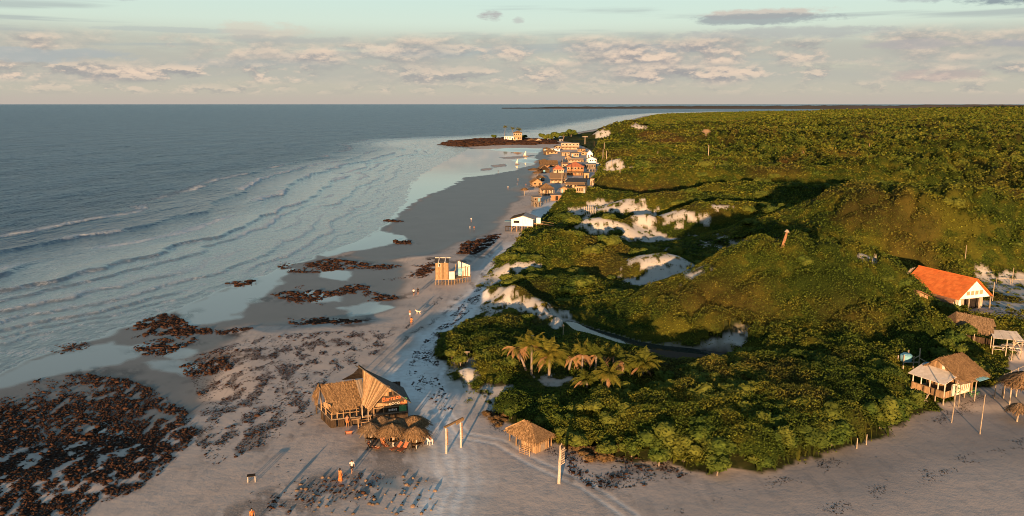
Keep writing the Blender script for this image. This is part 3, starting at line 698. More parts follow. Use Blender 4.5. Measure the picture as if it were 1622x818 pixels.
def make_tree(v, loc, rotz, sc, name, label, cat, group):
    e = empty(name, loc, rotz, label, cat, group); e.scale = sc
    link('trunk', v[1], e); link('crown', v[0], e); return e
NEARV = [tree_variant(100 + i, 2.7, 4.3, 0.34, 1700, M_TREE) for i in range(6)]
FARV = [tree_variant(200 + i, 4.6, 7.5, 0.95, 700, M_TREE) for i in range(5)]
rt = random.Random(8)
xs = [p[0] for p in F1HI]; ys = [p[1] for p in F1HI]
pts = []
tries = 0
while len(pts) < 78 and tries < 6000:
    tries += 1
    x = rt.uniform(min(xs), max(xs)); y = rt.uniform(min(ys), max(ys))
    if poly_sd(np.array([x]), np.array([y]), F1HI)[0] < 0.6: continue
    if any((x - a) ** 2 + (y - b) ** 2 < 3.3 ** 2 for a, b in pts) or excluded(x, y, 1.5): continue
    pts.append((x, y))
for (x, y) in pts:
    s_ = rt.uniform(0.78, 1.2); make_tree(NEARV[rt.randrange(6)], (x, y, gz(x, y) - 0.9), rt.uniform(0, 6.28), (s_, s_, s_ * rt.uniform(0.85, 1.1)),
        'leafy_tree', 'leafy broad-leaved tree packed in the thicket along the front beach', 'tree', 'broad-leaved trees of the front thicket')
# looser bushes round the rest of the front thicket and the left lobes
BUSHV = [tree_variant(300 + i, 1.5, 2.0, 0.26, 700, M_TREE) for i in range(4)]
def bushes(poly, n, dmin, smin, smax, label, group, seed, excl=None):
    rb = random.Random(seed); xs = [p[0] for p in poly]; ys = [p[1] for p in poly]; out = []; k = 0
    while len(out) < n and k < 5000:
        k += 1; x = rb.uniform(min(xs), max(xs)); y = rb.uniform(min(ys), max(ys))
        if poly_sd(np.array([x]), np.array([y]), poly)[0] < 0.5: continue
        if excl is not None and poly_sd(np.array([x]), np.array([y]), excl)[0] > -1.0: continue
        if any((x - a) ** 2 + (y - b) ** 2 < dmin ** 2 for a, b in out) or excluded(x, y, .7): continue
        out.append((x, y)); s_ = rb.uniform(smin, smax)
        make_tree(BUSHV[rb.randrange(4)], (x, y, gz(x, y) - 0.15), rb.uniform(0, 6.28), (s_, s_, s_), 'bush', label, 'bush', group)
bushes(F1, 34, 2.3, 0.8, 1.35, 'low green bush at the edge of the front thicket', 'bushes round the front thicket', 3, F1HI)
bushes(LOBE, 14, 2.4, 0.8, 1.2, 'rounded bush on the green point beside the sand path', 'bushes on the point by the sand path', 4)
RB = PL([(1470, 560), (1530, 545), (1560, 580), (1575, 598), (1530, 615), (1480, 600)], 2.0)
bushes(RB, 12, 2.2, 1.0, 1.6, 'dark green bush between the stilt houses on the right', 'bushes between the right-hand houses', 5)
# far forest
fx = []; rt = random.Random(9); k = 0
FARN = PL([(1180, 262), (1260, 285), (1400, 300), (1560, 318), (1700, 326)], 4.0) + [(700, 900), (560, 1050), (300, 1150), (230, 900), (200, 640)]
xs = [p[0] for p in FARN]; ys = [p[1] for p in FARN]
while len(fx) < 215 and k < 9000:
    k += 1; x = rt.uniform(min(xs), max(xs)); y = min(ys) + (max(ys) - min(ys)) * rt.random() ** 1.5
    if abs(x / y) > 0.66 or poly_sd(np.array([x]), np.array([y]), FARN)[0] < 0: continue
    if any((x - a) ** 2 + (y - b) ** 2 < 9.5 ** 2 for a, b in fx): continue
    fx.append((x, y)); s_ = rt.uniform(0.7, 1.35)
    make_tree(FARV[rt.randrange(5)], (x, y, gz(x, y) - 0.3), rt.uniform(0, 6.28), (s_, s_, s_ * rt.uniform(.75, 1.0)),
              'forest_tree', 'round-crowned tree of the wide forest behind the dunes', 'tree', 'trees of the forest behind the dunes')
print('trees', len(pts), len(fx))

# single bushes standing out of the low dune scrub
M_DRY = leaf_mat('dry_twigs_and_leaves', (0.055, 0.035, 0.018), (0.13, 0.075, 0.035), (0.17, 0.11, 0.045), (0.1, 0.07, 0.03), False, 0.6)
DRYV = [tree_variant(400 + i, 1.5, 1.7, 0.22, 420, M_DRY) for i in range(3)]
def open_ground(x, y):
    X = np.array([x]); Y = np.array([y]); z, s, v = ground_full(X, Y); return masks(X, Y, s, v)[2][0] > .8 and v[0] > 4, float(z[0])
rb = random.Random(31); k = 0; done = []
while len(done) < 230 and k < 6000:
    k += 1; y = 118 * (4.6 ** rb.random()); x = y * rb.uniform(-.02, .66)
    n_ = float(fbm(np.array([x / 40]), np.array([y / 25]), 33, 3)[0])
    if n_ < .47 or excluded(x, y, 3) or poly_sd(np.array([x]), np.array([y]), F1)[0] > -2: continue
    if line_d(np.array([x]), np.array([y]), RIVER)[0] < 6 or line_d(np.array([x]), np.array([y]), SANDRIDGE)[0] < 5: continue
    ok, z = open_ground(x, y)
    if not ok or any((x - a) ** 2 + (y - b) ** 2 < 9 for a, b in done): continue
    done.append((x, y)); s_ = rb.uniform(.7, 1.9) * (1 + y / 420)
    e_ = make_tree(BUSHV[rb.randrange(4)], (x, y, z - .55 * s_), rb.uniform(0, 6.28), (s_, s_, s_ * rb.uniform(.6, .9)), 'bush', 'darker rounded bush standing out of the low dune scrub', 'bush', 'bushes scattered over the dunes')
for i in range(26):
    px, py = (rb.uniform(868, 985), rb.uniform(694, 728)) if i < 16 else (rb.uniform(770, 812), rb.uniform(640, 672))
    x, y = P(px, py, 1.5)
    if excluded(x, y, -.4): continue
    s_ = rb.uniform(.35, .8); make_tree(DRYV[i % 3], (x, y, gz(x, y) - .1), rb.uniform(0, 6.28), (s_ * 1.2, s_, s_ * .8), 'dry_shrub', 'brown dried shrub on the sand along the front thicket edge', 'shrub', 'dried shrubs along the thicket edge')
# ------------------------------------------------------------------ building kit
class MB:
    def __init__(s): s.V = []; s.F = []; s.S = []; s.r = random.Random(len(bpy.data.objects))
    def add(s, V, F, sh=None):
        o = len(s.V); sh = s.r.random() if sh is None else sh
        s.V += [tuple(v) for v in V]; s.F += [tuple(i + o for i in f) for f in F]; s.S += [sh] * len(V); return s
    def box(s, x0, x1, y0, y1, z0, z1, sh=None):
        V = [(x, y, z) for z in (z0, z1) for y in (y0, y1) for x in (x0, x1)]
        return s.add(V, [(0, 2, 3, 1), (4, 5, 7, 6), (0, 1, 5, 4), (2, 6, 7, 3), (0, 4, 6, 2), (1, 3, 7, 5)], sh)
    def beam(s, p, q, w, h=None, sh=None):
        p = Vector(p); q = Vector(q); h = h or w; t = (q - p).normalized()
        up = Vector((0, 0, 1)) if abs(t.z) < 0.9 else Vector((0, 1, 0))
        a = t.cross(up).normalized(); b = a.cross(t).normalized()
        V = [c + a * sx * w / 2 + b * sy * h / 2 for c in (p, q) for sy in (-1, 1) for sx in (-1, 1)]
        return s.add(V, [(0, 2, 3, 1), (4, 5, 7, 6), (0, 1, 5, 4), (2, 6, 7, 3), (0, 4, 6, 2), (1, 3, 7, 5)], sh)
    def tube(s, pts, rads, n=8, sh=None, caps=True):
        V, F = tube_np(pts, rads, n)
        if caps: F = F + [tuple(range(n))[::-1], tuple(range(len(V) - n, len(V)))]
        return s.add(V, F, sh)
    def slab(s, pts, th, sh=None):
        """flat polygon given thickness along its normal (downwards/backwards)"""
        P_ = [Vector(p) for p in pts]; n = Vector((0, 0, 0))
        for i in range(len(P_)): n += P_[i].cross(P_[(i + 1) % len(P_)])
        n.normalize(); k = len(P_)
        V = P_ + [p - n * th for p in P_]
        F = [tuple(range(k)), tuple(range(2 * k - 1, k - 1, -1))] + [(i, i + k, (i + 1) % k + k, (i + 1) % k) for i in range(k)]
        return s.add(V, F, sh)
    def boards(s, a, b, n, z0, z1, th=0.04, top=None, skip=()):
        """vertical boards along a-b (xy points); top(t) gives the board head height"""
        a = Vector((*a, 0)); b = Vector((*b, 0)); d = (b - a) / n; nn = Vector((-d.y, d.x, 0)).normalized()
        for i in range(n):
            if i in skip: continue
            j = s.r.uniform(-0.012, 0.012); p = a + d * (i + 0.02) + nn * j; q = a + d * (i + 0.97) + nn * j
            zt0 = top((i + .02) / n) if top else z1 + s.r.uniform(-.03, .03); zt1 = top((i + .97) / n) if top else zt0
            if max(zt0, zt1) < z0 + 0.02: continue
            V = [p, q, q + nn * th, p + nn * th]
            V = [(v.x, v.y, z0) for v in V] + [(V[0].x, V[0].y, zt0), (V[1].x, V[1].y, zt1), (V[2].x, V[2].y, zt1), (V[3].x, V[3].y, zt0)]
            s.add(V, [(3, 2, 1, 0), (4, 5, 6, 7), (0, 1, 5, 4), (1, 2, 6, 5), (2, 3, 7, 6), (3, 0, 4, 7)])
        return s
    def plankroof(s, a, b, c, d, n, th=0.05):
        """sloping planks running from edge a-b (high) to edge d-c (low)"""
        a, b, c, d = map(Vector, (a, b, c, d))
        for i in range(n):
            t0 = (i + 0.03) / n; t1 = (i + .97) / n; j = Vector((0, 0, s.r.uniform(-.02, .02))); e = s.r.uniform(-.03, .05)
            s.slab([a.lerp(b, t0) + j, d.lerp(c, t0) * (1 + 0) + j + (d - a).normalized() * e, d.lerp(c, t1) + j + (d - a).normalized() * e, a.lerp(b, t1) + j], th)
        return s
    def thatch(s, a, b, c, d, th=0.16, dens=26, L=0.55, fringe=0.35, lift=0.05):
        """thick straw layer: a-b ridge edge, d-c eave edge; loose straw on it and a ragged fringe"""
        a, b, c, d = map(Vector, (a, b, c, d)); n = (b - a).cross(d - a); n.normalize()
        if n.z < 0: n = -n
        s.slab([a, d, c, b] if ((d - a).cross(b - a)).z > 0 else [a, b, c, d], th)
        area = ((b - a).length + (c - d).length) / 2 * ((d - a).length + (c - b).length) / 2; N = int(area * dens)
        r = s.r
        for i in range(N):
            u = r.random(); v = r.random(); p0 = a.lerp(b, u).lerp(d.lerp(c, u), v); dirn = (d.lerp(c, u) - a.lerp(b, u)).normalized()
            side = n.cross(dirn) ; w = r.uniform(.03, .08); l = L * r.uniform(.5, 1.2); p0 = p0 - dirn * l * .3
            dirn = (dirn + side * r.uniform(-.25, .25)).normalized()
            p1 = p0 + dirn * l + n * r.uniform(.0, lift); p0 = p0 + n * r.uniform(.02, lift + .03)
            s.add([p0 - side * w, p0 + side * w, p1 + side * w * .6, p1 - side * w * .6], [(0, 1, 2, 3)])
        E = int((c - d).length * 22)
        for i in range(E):
            u = r.random(); p0 = d.lerp(c, u); dirn = (d.lerp(c, u) - a.lerp(b, u)).normalized(); dirn = (dirn + Vector((0, 0, -0.9))).normalized()
            side = (c - d).normalized(); w = r.uniform(.03, .07); p1 = p0 + dirn * fringe * r.uniform(.3, 1.2) + side * r.uniform(-.08, .08); p0 = p0 - n * r.uniform(0, th)
            s.add([p0 - side * w, p0 + side * w, p1 + side * w * .4, p1 - side * w * .4], [(0, 1, 2, 3)])
        return s
    def build(s, name, mat, parent=None, smooth=False, label=None):
        me = py_mesh(name, s.V, s.F, (mat,), smooth)
        at = me.attributes.new('sh', 'FLOAT', 'POINT'); at.data.foreach_set('value', np.array(s.S, np.float32))
        o = link(name, me, parent)
        if label: o['label'] = label
        return o
def mat(name, c1, c2, rough=0.85, sc=3.0, sx=(1, 1, 1), sh=0.35, bump=0.3, spec=0.06, metal=0.0, detail=5):
    m = NT(name); o = m.obj(); n = m.noise(o, sc, detail, 0.62, sx)
    c = m.mix(m.sm(n, 0.32, 0.68), c1, c2)
    if sh:
        a = m.n('ShaderNodeAttribute'); a.attribute_name = 'sh'
        k = m.math('MULTIPLY_ADD', a.outputs['Fac'], sh * 2, 1 - sh)
        v = m.n('ShaderNodeVectorMath', operation='SCALE'); m.l(c, v.inputs[0]); m.l(k, v.inputs['Scale']); c = v.outputs[0]
    m.set(Base_Color=c, Roughness=rough, Specular_IOR_Level=spec, Metallic=metal)
    if bump: m.set(Normal=m.bump(n, bump, 0.03))
    return m.m
M = dict(
    thatch=mat('straw_thatch', (0.12, 0.070, 0.034), (0.29, 0.18, 0.09), 0.95, 6, (1, 1, .5), 0.45),
    thatchold=mat('weathered_thatch', (0.11, 0.07, 0.04), (0.23, 0.155, 0.09), 0.95, 6, (1, 1, .5), 0.45),
    plank=mat('weathered_planks', (0.19, 0.115, 0.06), (0.36, 0.235, 0.13), 0.85, 5, (3, 3, .35), 0.4),
    plankgrey=mat('grey_planks', (0.15, 0.115, 0.085), (0.28, 0.22, 0.165), 0.85, 5, (3, 3, .35), 0.4),
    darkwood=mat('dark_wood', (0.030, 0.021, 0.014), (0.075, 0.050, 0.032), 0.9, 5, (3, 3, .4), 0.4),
    pole=mat('debarked_poles', (0.22, 0.17, 0.12), (0.40, 0.32, 0.24), 0.8, 8, (1, 1, .3), 0.25),
    whitepost=mat('painted_white_post', (0.30, 0.26, 0.215), (0.50, 0.45, 0.39), 0.7, 8, (1, 1, 1), 0.1),
    white=mat('white_wall_paint', (0.66, 0.63, 0.57), (0.80, 0.78, 0.72), 0.7, 1.5, (1, 1, .4), 0.08, 0.1),
    cream=mat('cream_plaster', (0.26, 0.20, 0.14), (0.46, 0.35, 0.25), 0.85, 1.3, (1, 1, .5), 0.12, 0.15),
    tan=mat('tan_plaster', (0.28, 0.19, 0.11), (0.42, 0.29, 0.18), 0.85, 1.3, (1, 1, .5), 0.15, 0.15),
    orangewall=mat('orange_wall', (0.22, 0.11, 0.055), (0.34, 0.18, 0.09), 0.8, 1.3, (1, 1, .5), 0.12, 0.15),
    orange=mat('orange_roof_tiles', (0.52, 0.135, 0.035), (0.64, 0.19, 0.05), 0.8, 0.9, (1, 1, 1), 0.12, 0.25),
    redroof=mat('faded_red_roof', (0.30, 0.095, 0.05), (0.46, 0.17, 0.09), 0.8, 2, (1, 1, 1), 0.2, 0.3),
    oldtile=mat('weathered_tiles', (0.20, 0.10, 0.055), (0.34, 0.18, 0.10), 0.9, 2.5, (1, 1, 1), 0.3, 0.4),
    greyroof=mat('grey_sheet_roof', (0.20, 0.19, 0.18), (0.34, 0.32, 0.30), 0.7, 2, (1, 1, 1), 0.2, 0.2),
    darkroof=mat('dark_sheet_roof', (0.06, 0.055, 0.05), (0.12, 0.11, 0.10), 0.7, 2, (1, 1, 1), 0.2, 0.2),
    canvas=mat('pale_canvas', (0.55, 0.47, 0.38), (0.68, 0.60, 0.50), 0.8, 2, (1, 1, 1), 0.12, 0.1),
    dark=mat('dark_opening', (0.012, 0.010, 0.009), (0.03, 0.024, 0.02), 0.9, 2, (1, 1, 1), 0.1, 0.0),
    blue=mat('faded_blue_paint', (0.10, 0.26, 0.33), (0.20, 0.38, 0.44), 0.7, 2, (1, 1, 1), 0.1, 0.1),
    green=mat('green_paint', (0.05, 0.16, 0.07), (0.10, 0.24, 0.10), 0.7, 2, (1, 1, 1), 0.1, 0.1),
    red=mat('red_paint', (0.55, 0.09, 0.04), (0.66, 0.14, 0.06), 0.7, 2, (1, 1, 1), 0.1, 0.1),
    letter=mat('cream_lettering', (0.50, 0.44, 0.34), (0.62, 0.56, 0.45), 0.7, 2, (1, 1, 1), 0.05, 0.0),
    letterred=mat('orange_lettering', (0.45, 0.11, 0.04), (0.60, 0.20, 0.08), 0.7, 2, (1, 1, 1), 0.05, 0.0),
    rock=mat('brown_reef_rock', (0.012, 0.009, 0.008), (0.066, 0.031, 0.018), 0.85, 2.0, (1, 1, 1), 0.4, 0.6),
    stone=mat('pale_brown_stone', (0.09, 0.065, 0.05), (0.22, 0.15, 0.10), 0.9, 3, (1, 1, 1), 0.3, 0.4),
    weed=mat('dried_seaweed', (0.014, 0.010, 0.008), (0.045, 0.028, 0.017), 0.9, 3, (1, 1, 1), 0.4, 0.0),
    skin=mat('skin', (0.26, 0.135, 0.08), (0.34, 0.18, 0.11), 0.6, 4, (1, 1, 1), 0.0, 0.0),
    hair=mat('dark_hair', (0.012, 0.009, 0.007), (0.03, 0.02, 0.015), 0.6, 20, (1, 1, 1), 0.0, 0.0),
    clothwhite=mat('white_cloth', (0.45, 0.43, 0.41), (0.55, 0.53, 0.51), 0.9, 6, (1, 1, 1), 0.0, 0.0),
    clothblack=mat('black_cloth', (0.012, 0.012, 0.014), (0.03, 0.03, 0.035), 0.9, 6, (1, 1, 1), 0.0, 0.0),
    clothorange=mat('orange_patterned_cloth', (0.36, 0.06, 0.02), (0.50, 0.24, 0.08), 0.9, 9, (1, 1, 1), 0.0, 0.0),
    clothblue=mat('blue_cloth', (0.04, 0.09, 0.20), (0.08, 0.15, 0.28), 0.9, 9, (1, 1, 1), 0.0, 0.0),
    plastic=mat('white_plastic', (0.70, 0.70, 0.68), (0.78, 0.78, 0.76), 0.4, 3, (1, 1, 1), 0.0, 0.0, 0.5),
    dog=mat('pale_fur', (0.55, 0.40, 0.26), (0.68, 0.54, 0.40), 0.9, 8, (1, 1, 1), 0.0, 0.0),
    glass=mat('dark_car_glass', (0.01, 0.012, 0.015), (0.02, 0.022, 0.025), 0.1, 1, (1, 1, 1), 0.0, 0.0, 0.5),
    carpaint=mat('dark_blue_car_paint', (0.02, 0.035, 0.06), (0.03, 0.045, 0.08), 0.25, 1, (1, 1, 1), 0.0, 0.0, 0.5),
    sail=mat('orange_white_sailcloth', (0.70, 0.55, 0.42), (0.80, 0.66, 0.52), 0.8, 1, (1, 1, 1), 0.0, 0.0),
)
class Frame:
    """a building's own axes: u along its front, v to its back, z up"""
    def __init__(s, x, y, z, ang): s.o = (x, y, z); s.a = ang; s.c = math.cos(ang); s.s = math.sin(ang)
    def at(s, px, py, v=0.0, z=None):
        """local point seen at a pixel, on the plane v (or the height z)"""
        d = ray(px, py); rx, ry, rz = -s.o[0], -s.o[1], CAM_H - s.o[2]
        lu, lv = rx * s.c + ry * s.s, -rx * s.s + ry * s.c
        du, dv = d[0] * s.c + d[1] * s.s, -d[0] * s.s + d[1] * s.c
        t = (v - lv) / dv if z is None else (z - rz) / d[2]
        return Vector((lu + du * t, lv + dv * t, rz + d[2] * t))
# ------------------------------------------------------------------ writing
def text_mesh(txt, size, ext=0.01, shear=0.0):
    cu = bpy.data.curves.new('t', 'FONT'); cu.body = txt; cu.size = size; cu.extrude = ext; cu.shear = shear; cu.align_x = 'CENTER'; cu.align_y = 'CENTER'; cu.offset = size * .012
    o = bpy.data.objects.new('t', cu); COL.objects.link(o); bpy.context.view_layer.update()
    me = bpy.data.meshes.new_from_object(o.evaluated_get(bpy.context.evaluated_depsgraph_get()))
    bpy.data.objects.remove(o); bpy.data.curves.remove(cu); return me
def lettering(name, txt, size, loc, roty, mat_, parent, shear=0.0):
    me = text_mesh(txt, size, 0.01, shear); me.materials.clear(); me.materials.append(mat_)
    o = link(name, me, parent); o.location = loc; o.rotation_euler = (math.radians(90), roty, 0); return o
def window(parent, x0, x1, y, z0, z1, frame_mat, pane_mat=None, out=-1):
    """a framed window on a wall facing -v"""
    w = MB(); t = 0.06; y0, y1 = y + out * 0.05, y + out * 0.0
    for b in ((x0 - t, x1 + t, z0 - t, z0), (x0 - t, x1 + t, z1, z1 + t), (x0 - t, x0, z0, z1), (x1, x1 + t, z0, z1)): w.box(b[0], b[1], min(y0, y1), max(y0, y1) + .002, b[2], b[3])
    f = w.build('window', frame_mat, parent)
    p = MB(); p.box(x0, x1, y + out * .02 - .01, y + out * .02, z0, z1, .5); p.build('pane', pane_mat or M['dark'], f); return f
def ground_e(px, py, ang, **kw):
    x, y, z = G(px, py); return empty(kw.pop('name'), (x, y, z), ang, **kw), Frame(x, y, z, ang)

# ------------------------------------------------------------------ the big beach bar
x, y, z = G(525, 678); BA = math.radians(17.3)
e = empty('beach_bar', (x, y, z), BA, 'large two-part beach bar on stilts with thatched wing, plank roof and painted sign wall', 'beach bar')
m = MB()   # stilts and low skirting boards
for u, v in [(0, 0), (1.2, 0), (2.4, 0), (3.4, 0), (4.7, 0), (5.8, 0), (7.0, 0), (8.2, 0), (9.35, 0), (-.9, 3.4), (-.45, 1.7), (-1.4, 5.2), (2, 5.2), (5, 5.2), (7.5, 5.2), (9.35, 5.2), (9.35, 2.6), (3, 2.6), (6, 2.6)]:
    m.tube([(u, v, -.7), (u, v, 1.1)], [.11, .10], 6)
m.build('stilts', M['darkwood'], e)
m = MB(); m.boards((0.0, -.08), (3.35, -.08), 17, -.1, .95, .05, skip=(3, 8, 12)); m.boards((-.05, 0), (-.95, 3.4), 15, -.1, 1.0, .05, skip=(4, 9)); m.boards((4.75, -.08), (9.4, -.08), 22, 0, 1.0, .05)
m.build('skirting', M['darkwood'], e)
m = MB(); m.slab([(-.05, -.15, 1.15), (9.45, -.15, 1.15), (9.45, 5.4, 1.15), (-1.45, 5.4, 1.15)], .14); m.build('deck', M['plankgrey'], e)
m = MB()   # posts carrying the roofs
for u, v, h in [(0.1, 0, 2.55), (0.75, 0, 2.6), (1.5, 0, 2.75), (2.3, 0, 2.8), (3.1, 0, 3.0), (3.75, 0, 3.4), (4.5, -.05, 2.6), (5.2, 0, 2.5), (6.4, 0, 2.2), (-.9, 3.3, 3.9), (-.45, 1.7, 3.3), (2.6, 5.2, 3.0), (9.35, 5.2, 2.4), (6, 5.2, 2.6), (-1.3, 5.2, 3.2)]:
    m.tube([(u, v, 1.1), (u + .02, v, h)], [.085, .07], 6)
m.build('posts', M['plank'], e)
m = MB()   # rails
for zz in (1.75, 2.15): m.beam((0, -.02, zz), (3.4, -.02, zz - .02), .06, .09); m.beam((-.02, 0, zz), (-.9, 3.4, zz), .06, .09)
m.beam((4.6, -.02, 1.9), (9.4, -.02, 1.85), .10, .16); m.beam((0, 0, 2.5), (4.6, 0, 2.9), .09, .12)
m.build('railing', M['plank'], e)
m = MB()   # thatched wing
m.thatch((-1.15, 3.0, 4.55), (3.45, 3.0, 4.75), (3.75, -.65, 2.85), (0.0, -.7, 2.42), .2, 34)
m.thatch((3.45, 3.0, 4.75), (-1.15, 3.0, 4.55), (-1.3, 5.9, 3.1), (3.6, 5.9, 3.2), .2, 14)
m.thatch((-1.15, 3.0, 4.6), (-1.1, 2.4, 4.5), (-1.55, .9, 3.1), (-1.95, 3.0, 3.3), .15, 40, .6, .6)
m.build('thatched_roof', M['thatch'], e)
m = MB(); m.boards((-.75, .9), (.0, -.35), 7, 2.45, 3.1, .04); m.build('gable_boards', M['plank'], e)
m = MB(); m.plankroof((3.35, 2.7, 4.8), (4.15, 2.5, 5.0), (4.3, -.35, 3.2), (3.75, -.4, 3.0), 5); m.build('plank_strip', M['plankgrey'], e)
m = MB()   # the tall gable wall
def gtop(t): 
    u = 4.0 + t * 5.42; return 7.25 - (u - 3.85) * .865
m.boards((4.0, 0), (9.42, 0), 34, 2.05, 0, .05, top=gtop); m.build('gable_wall', M['plank'], e)
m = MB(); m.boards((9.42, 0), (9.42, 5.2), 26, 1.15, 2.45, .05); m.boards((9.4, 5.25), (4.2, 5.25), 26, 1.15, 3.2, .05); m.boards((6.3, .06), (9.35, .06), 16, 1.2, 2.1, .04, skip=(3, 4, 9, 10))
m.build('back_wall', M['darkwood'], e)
m = MB(); m.slab([(3.6, -.25, 7.55), (9.85, -.25, 2.17), (9.85, 5.6, 2.17), (3.6, 4.2, 6.3)], .10); m.build('right_roof', M['darkroof'], e)
m = MB(); m.thatch((3.55, -.1, 7.62), (3.62, .35, 7.55), (5.6, .4, 5.8), (5.5, -.15, 5.9), .1, 60, .4, .15); m.build('ridge_cap', M['thatch'], e)
m = MB(); m.slab([(3.75, .1, 7.4), (3.0, 1.3, 6.15), (1.7, 2.7, 5.0), (4.1, 2.6, 5.05), (5.3, .3, 6.0)], .07); m.build('dark_panel', M['dark'], e)  # near-black panel running back from the gable apex
m = MB(); m.plankroof((4.35, .02, 6.55), (7.3, -.08, 4.5), (4.5, -1.55, 2.25), (3.65, -.75, 2.95), 15, .05); m.build('plank_roof', M['plank'], e)
m = MB(); m.beam((4.3, -1.5, 2.2), (4.3, -1.5, -.1), .1); m.beam((3.7, -.7, 2.9), (3.7, -.7, 1.1), .1); m.build('prop_pole', M['pole'], e)
window(e, 7.15, 7.5, -.01, 3.35, 3.78, M['darkwood']); window(e, 7.72, 8.1, -.01, 3.4, 3.83, M['darkwood'])
m = MB(); m.slab([(5.6, -.06, 2.55), (9.2, -.06, 2.0), (9.25, -.06, 2.5), (8.7, -.06, 3.02), (8.2, -.06, 3.35), (5.9, -.06, 3.35)], .03); sg = m.build('painted_sign', M['darkwood'], e)
lettering('lettering', 'Barraca', .78, (7.35, -.12, 3.0), math.radians(-7), M['letterred'], sg, .25)
lettering('lettering', 'COCO', .44, (7.75, -.12, 2.28), math.radians(-3), M['letter'], sg)
m = MB(); m.slab([(9.0, -.13, 2.15), (9.3, -.13, 2.2), (9.2, -.13, 2.7), (8.95, -.13, 2.55)], .02); m.slab([(8.5, -.10, 2.2), (9.05, -.10, 2.15), (8.85, -.10, 2.4), (8.55, -.10, 2.42)], .02); m.build('painted_figure', M['letterred'], sg)
m = MB(); m.slab([(8.9, -.1, 2.85), (9.35, -.1, 2.5), (9.35, -.1, 2.8), (9.1, -.1, 2.98)], .02); m.build('painted_leaf', M['green'], sg)
m = MB()
for k in range(5): m.box(7.0 + .22 * k, 7.15 + .22 * k, -.16, -.12, 1.35 + .05 * (k % 2), 1.6 + .06 * ((k + 1) % 2))
m.build('painted_marks', M['clothwhite'], sg)
m = MB(); m.box(8.3, 9.2, -.3, -.1, 1.25, 1.95); m.build('counter', M['green'], e)
m = MB(); m.box(4.8, 9.2, .5, 1.1, 1.15, 2.0); m.build('bar_table', M['darkwood'], e)
m = MB(); 
for k in range(5): m.box(3.5, 4.7, -1.35 + .27 * k, -1.12 + .27 * k, .08 + .22 * k, .14 + .22 * k)
m.beam((3.5, -1.35, 0), (3.5, -.1, 1.1), .06, .16); m.beam((4.7, -1.35, 0), (4.7, -.1, 1.1), .06, .16); m.beam((3.1, -1.3, -.1), (3.1, -1.3, 1.35), .12); m.beam((2.3, -1.3, 1.25), (3.4, -1.3, 1.3), .08, .12)
m.build('stairs', M['plank'], e)

# ------------------------------------------------------------------ hip-thatched beach hut
x, y, z = G(849, 719); e = empty('thatched_hut', (x, y, z), math.radians(-2), 'low straw-walled hut under a broad hipped thatch at the thicket edge', 'hut')
m = MB(); T = (-1.3, 2.9, 2.75); T2 = (-.6, 2.3, 2.65); c = [(-3.6, 3.2, 1.5), (.0, -.55, 1.3), (2.15, 2.1, 1.35), (-.8, 5.0, 1.5)]
m.thatch(T, T2, c[1], c[0], .18, 42, .6, .3); m.thatch(T2, T2, c[2], c[1], .18, 42, .6, .3); m.thatch(T2, T, c[3], c[2], .18, 20); m.thatch(T, T, c[0], c[3], .18, 20)
m.build('thatched_roof', M['thatch'], e)
m = MB(); m.boards((-1.7, 1.6), (0, 0), 18, -.1, 1.45, .05); m.boards((0, 0), (1.5, 1.75), 16, -.1, 1.5, .05, skip=(14,)); m.boards((1.5, 1.75), (-.4, 3.6), 14, -.1, 1.5); m.boards((-.4, 3.6), (-1.7, 1.6), 14, -.1, 1.5); m.build('straw_wall', M['plank'], e)
m = MB()
for u, v in [(-3.1, 3.5), (-2.3, 2.2), (1.75, 2.2), (-.8, 4.6)]: m.tube([(u, v, -.3), (u, v, 1.5)], [.09, .08], 6)
for k in range(3): m.beam((-1.9, .2, .1 + k * .22), (-.7, -.65, .1 + k * .22), .04, .05)
for t in (0, .5, 1): m.beam((-1.9 + 1.2 * t, .2 - .85 * t, -.1), (-1.9 + 1.2 * t, .2 - .85 * t, .95), .06)
m.build('posts', M['plank'], e)
m = MB(); m.slab([(.55, .56, 0), (1.0, 1.08, 0), (1.0, 1.08, 1.3), (.55, .56, 1.3)], .04); m.build('door', M['plankgrey'], e)

# ------------------------------------------------------------------ plank hut on stilts in the middle of the beach
x, y, z = G(690, 452); e = empty('stilt_hut', (x, y, z), math.radians(4), 'small square plank hut on stilts beside an unfinished deck on the beach', 'hut')
m = MB()
for u, v in [(.05, 0), (.7, 0), (1.4, 0), (2.1, 0), (2.8, 0), (3.5, .1), (4.1, .2), (4.7, 1.2), (5.3, 1.6), (5.9, 2.0), (6.5, 2.4), (7.1, 2.8), (7.6, 3.1), (0, 3), (1.4, 3), (2.8, 3), (4.5, 3.5), (6, 4.5), (7.6, 5)]:
    m.tube([(u, v, -.6), (u, v, 1.3)], [.07, .06], 6)
m.build('stilts', M['plank'], e)
m = MB(); m.slab([(-.1, -.1, 1.3), (4.2, -.1, 1.3), (7.8, 2.9, 1.3), (7.8, 5.1, 1.3), (-.1, 3.2, 1.3)], .1); m.build('deck', M['plank'], e)
m = MB(); m.boards((0, 0), (2.85, 0), 16, 1.3, 4.9, .05); m.boards((2.85, 0), (2.85, 3), 14, 1.3, 4.85, .05); m.boards((2.85, 3), (0, 3), 14, 1.3, 5.1, .05); m.boards((0, 3), (0, 0), 14, 1.3, 5.0, .05); m.build('wall', M['plank'], e)
m = MB(); m.boards((4.9, 3.4), (7.6, 3.0), 11, 1.3, 0, .05, top=lambda t: 4.7 - 1.0 * t, skip=(3,)); m.boards((7.6, 3.0), (7.7, 5), 8, 1.3, 3.6, .05, skip=(2, 5)); m.build('deck_wall', M['canvas'], e)
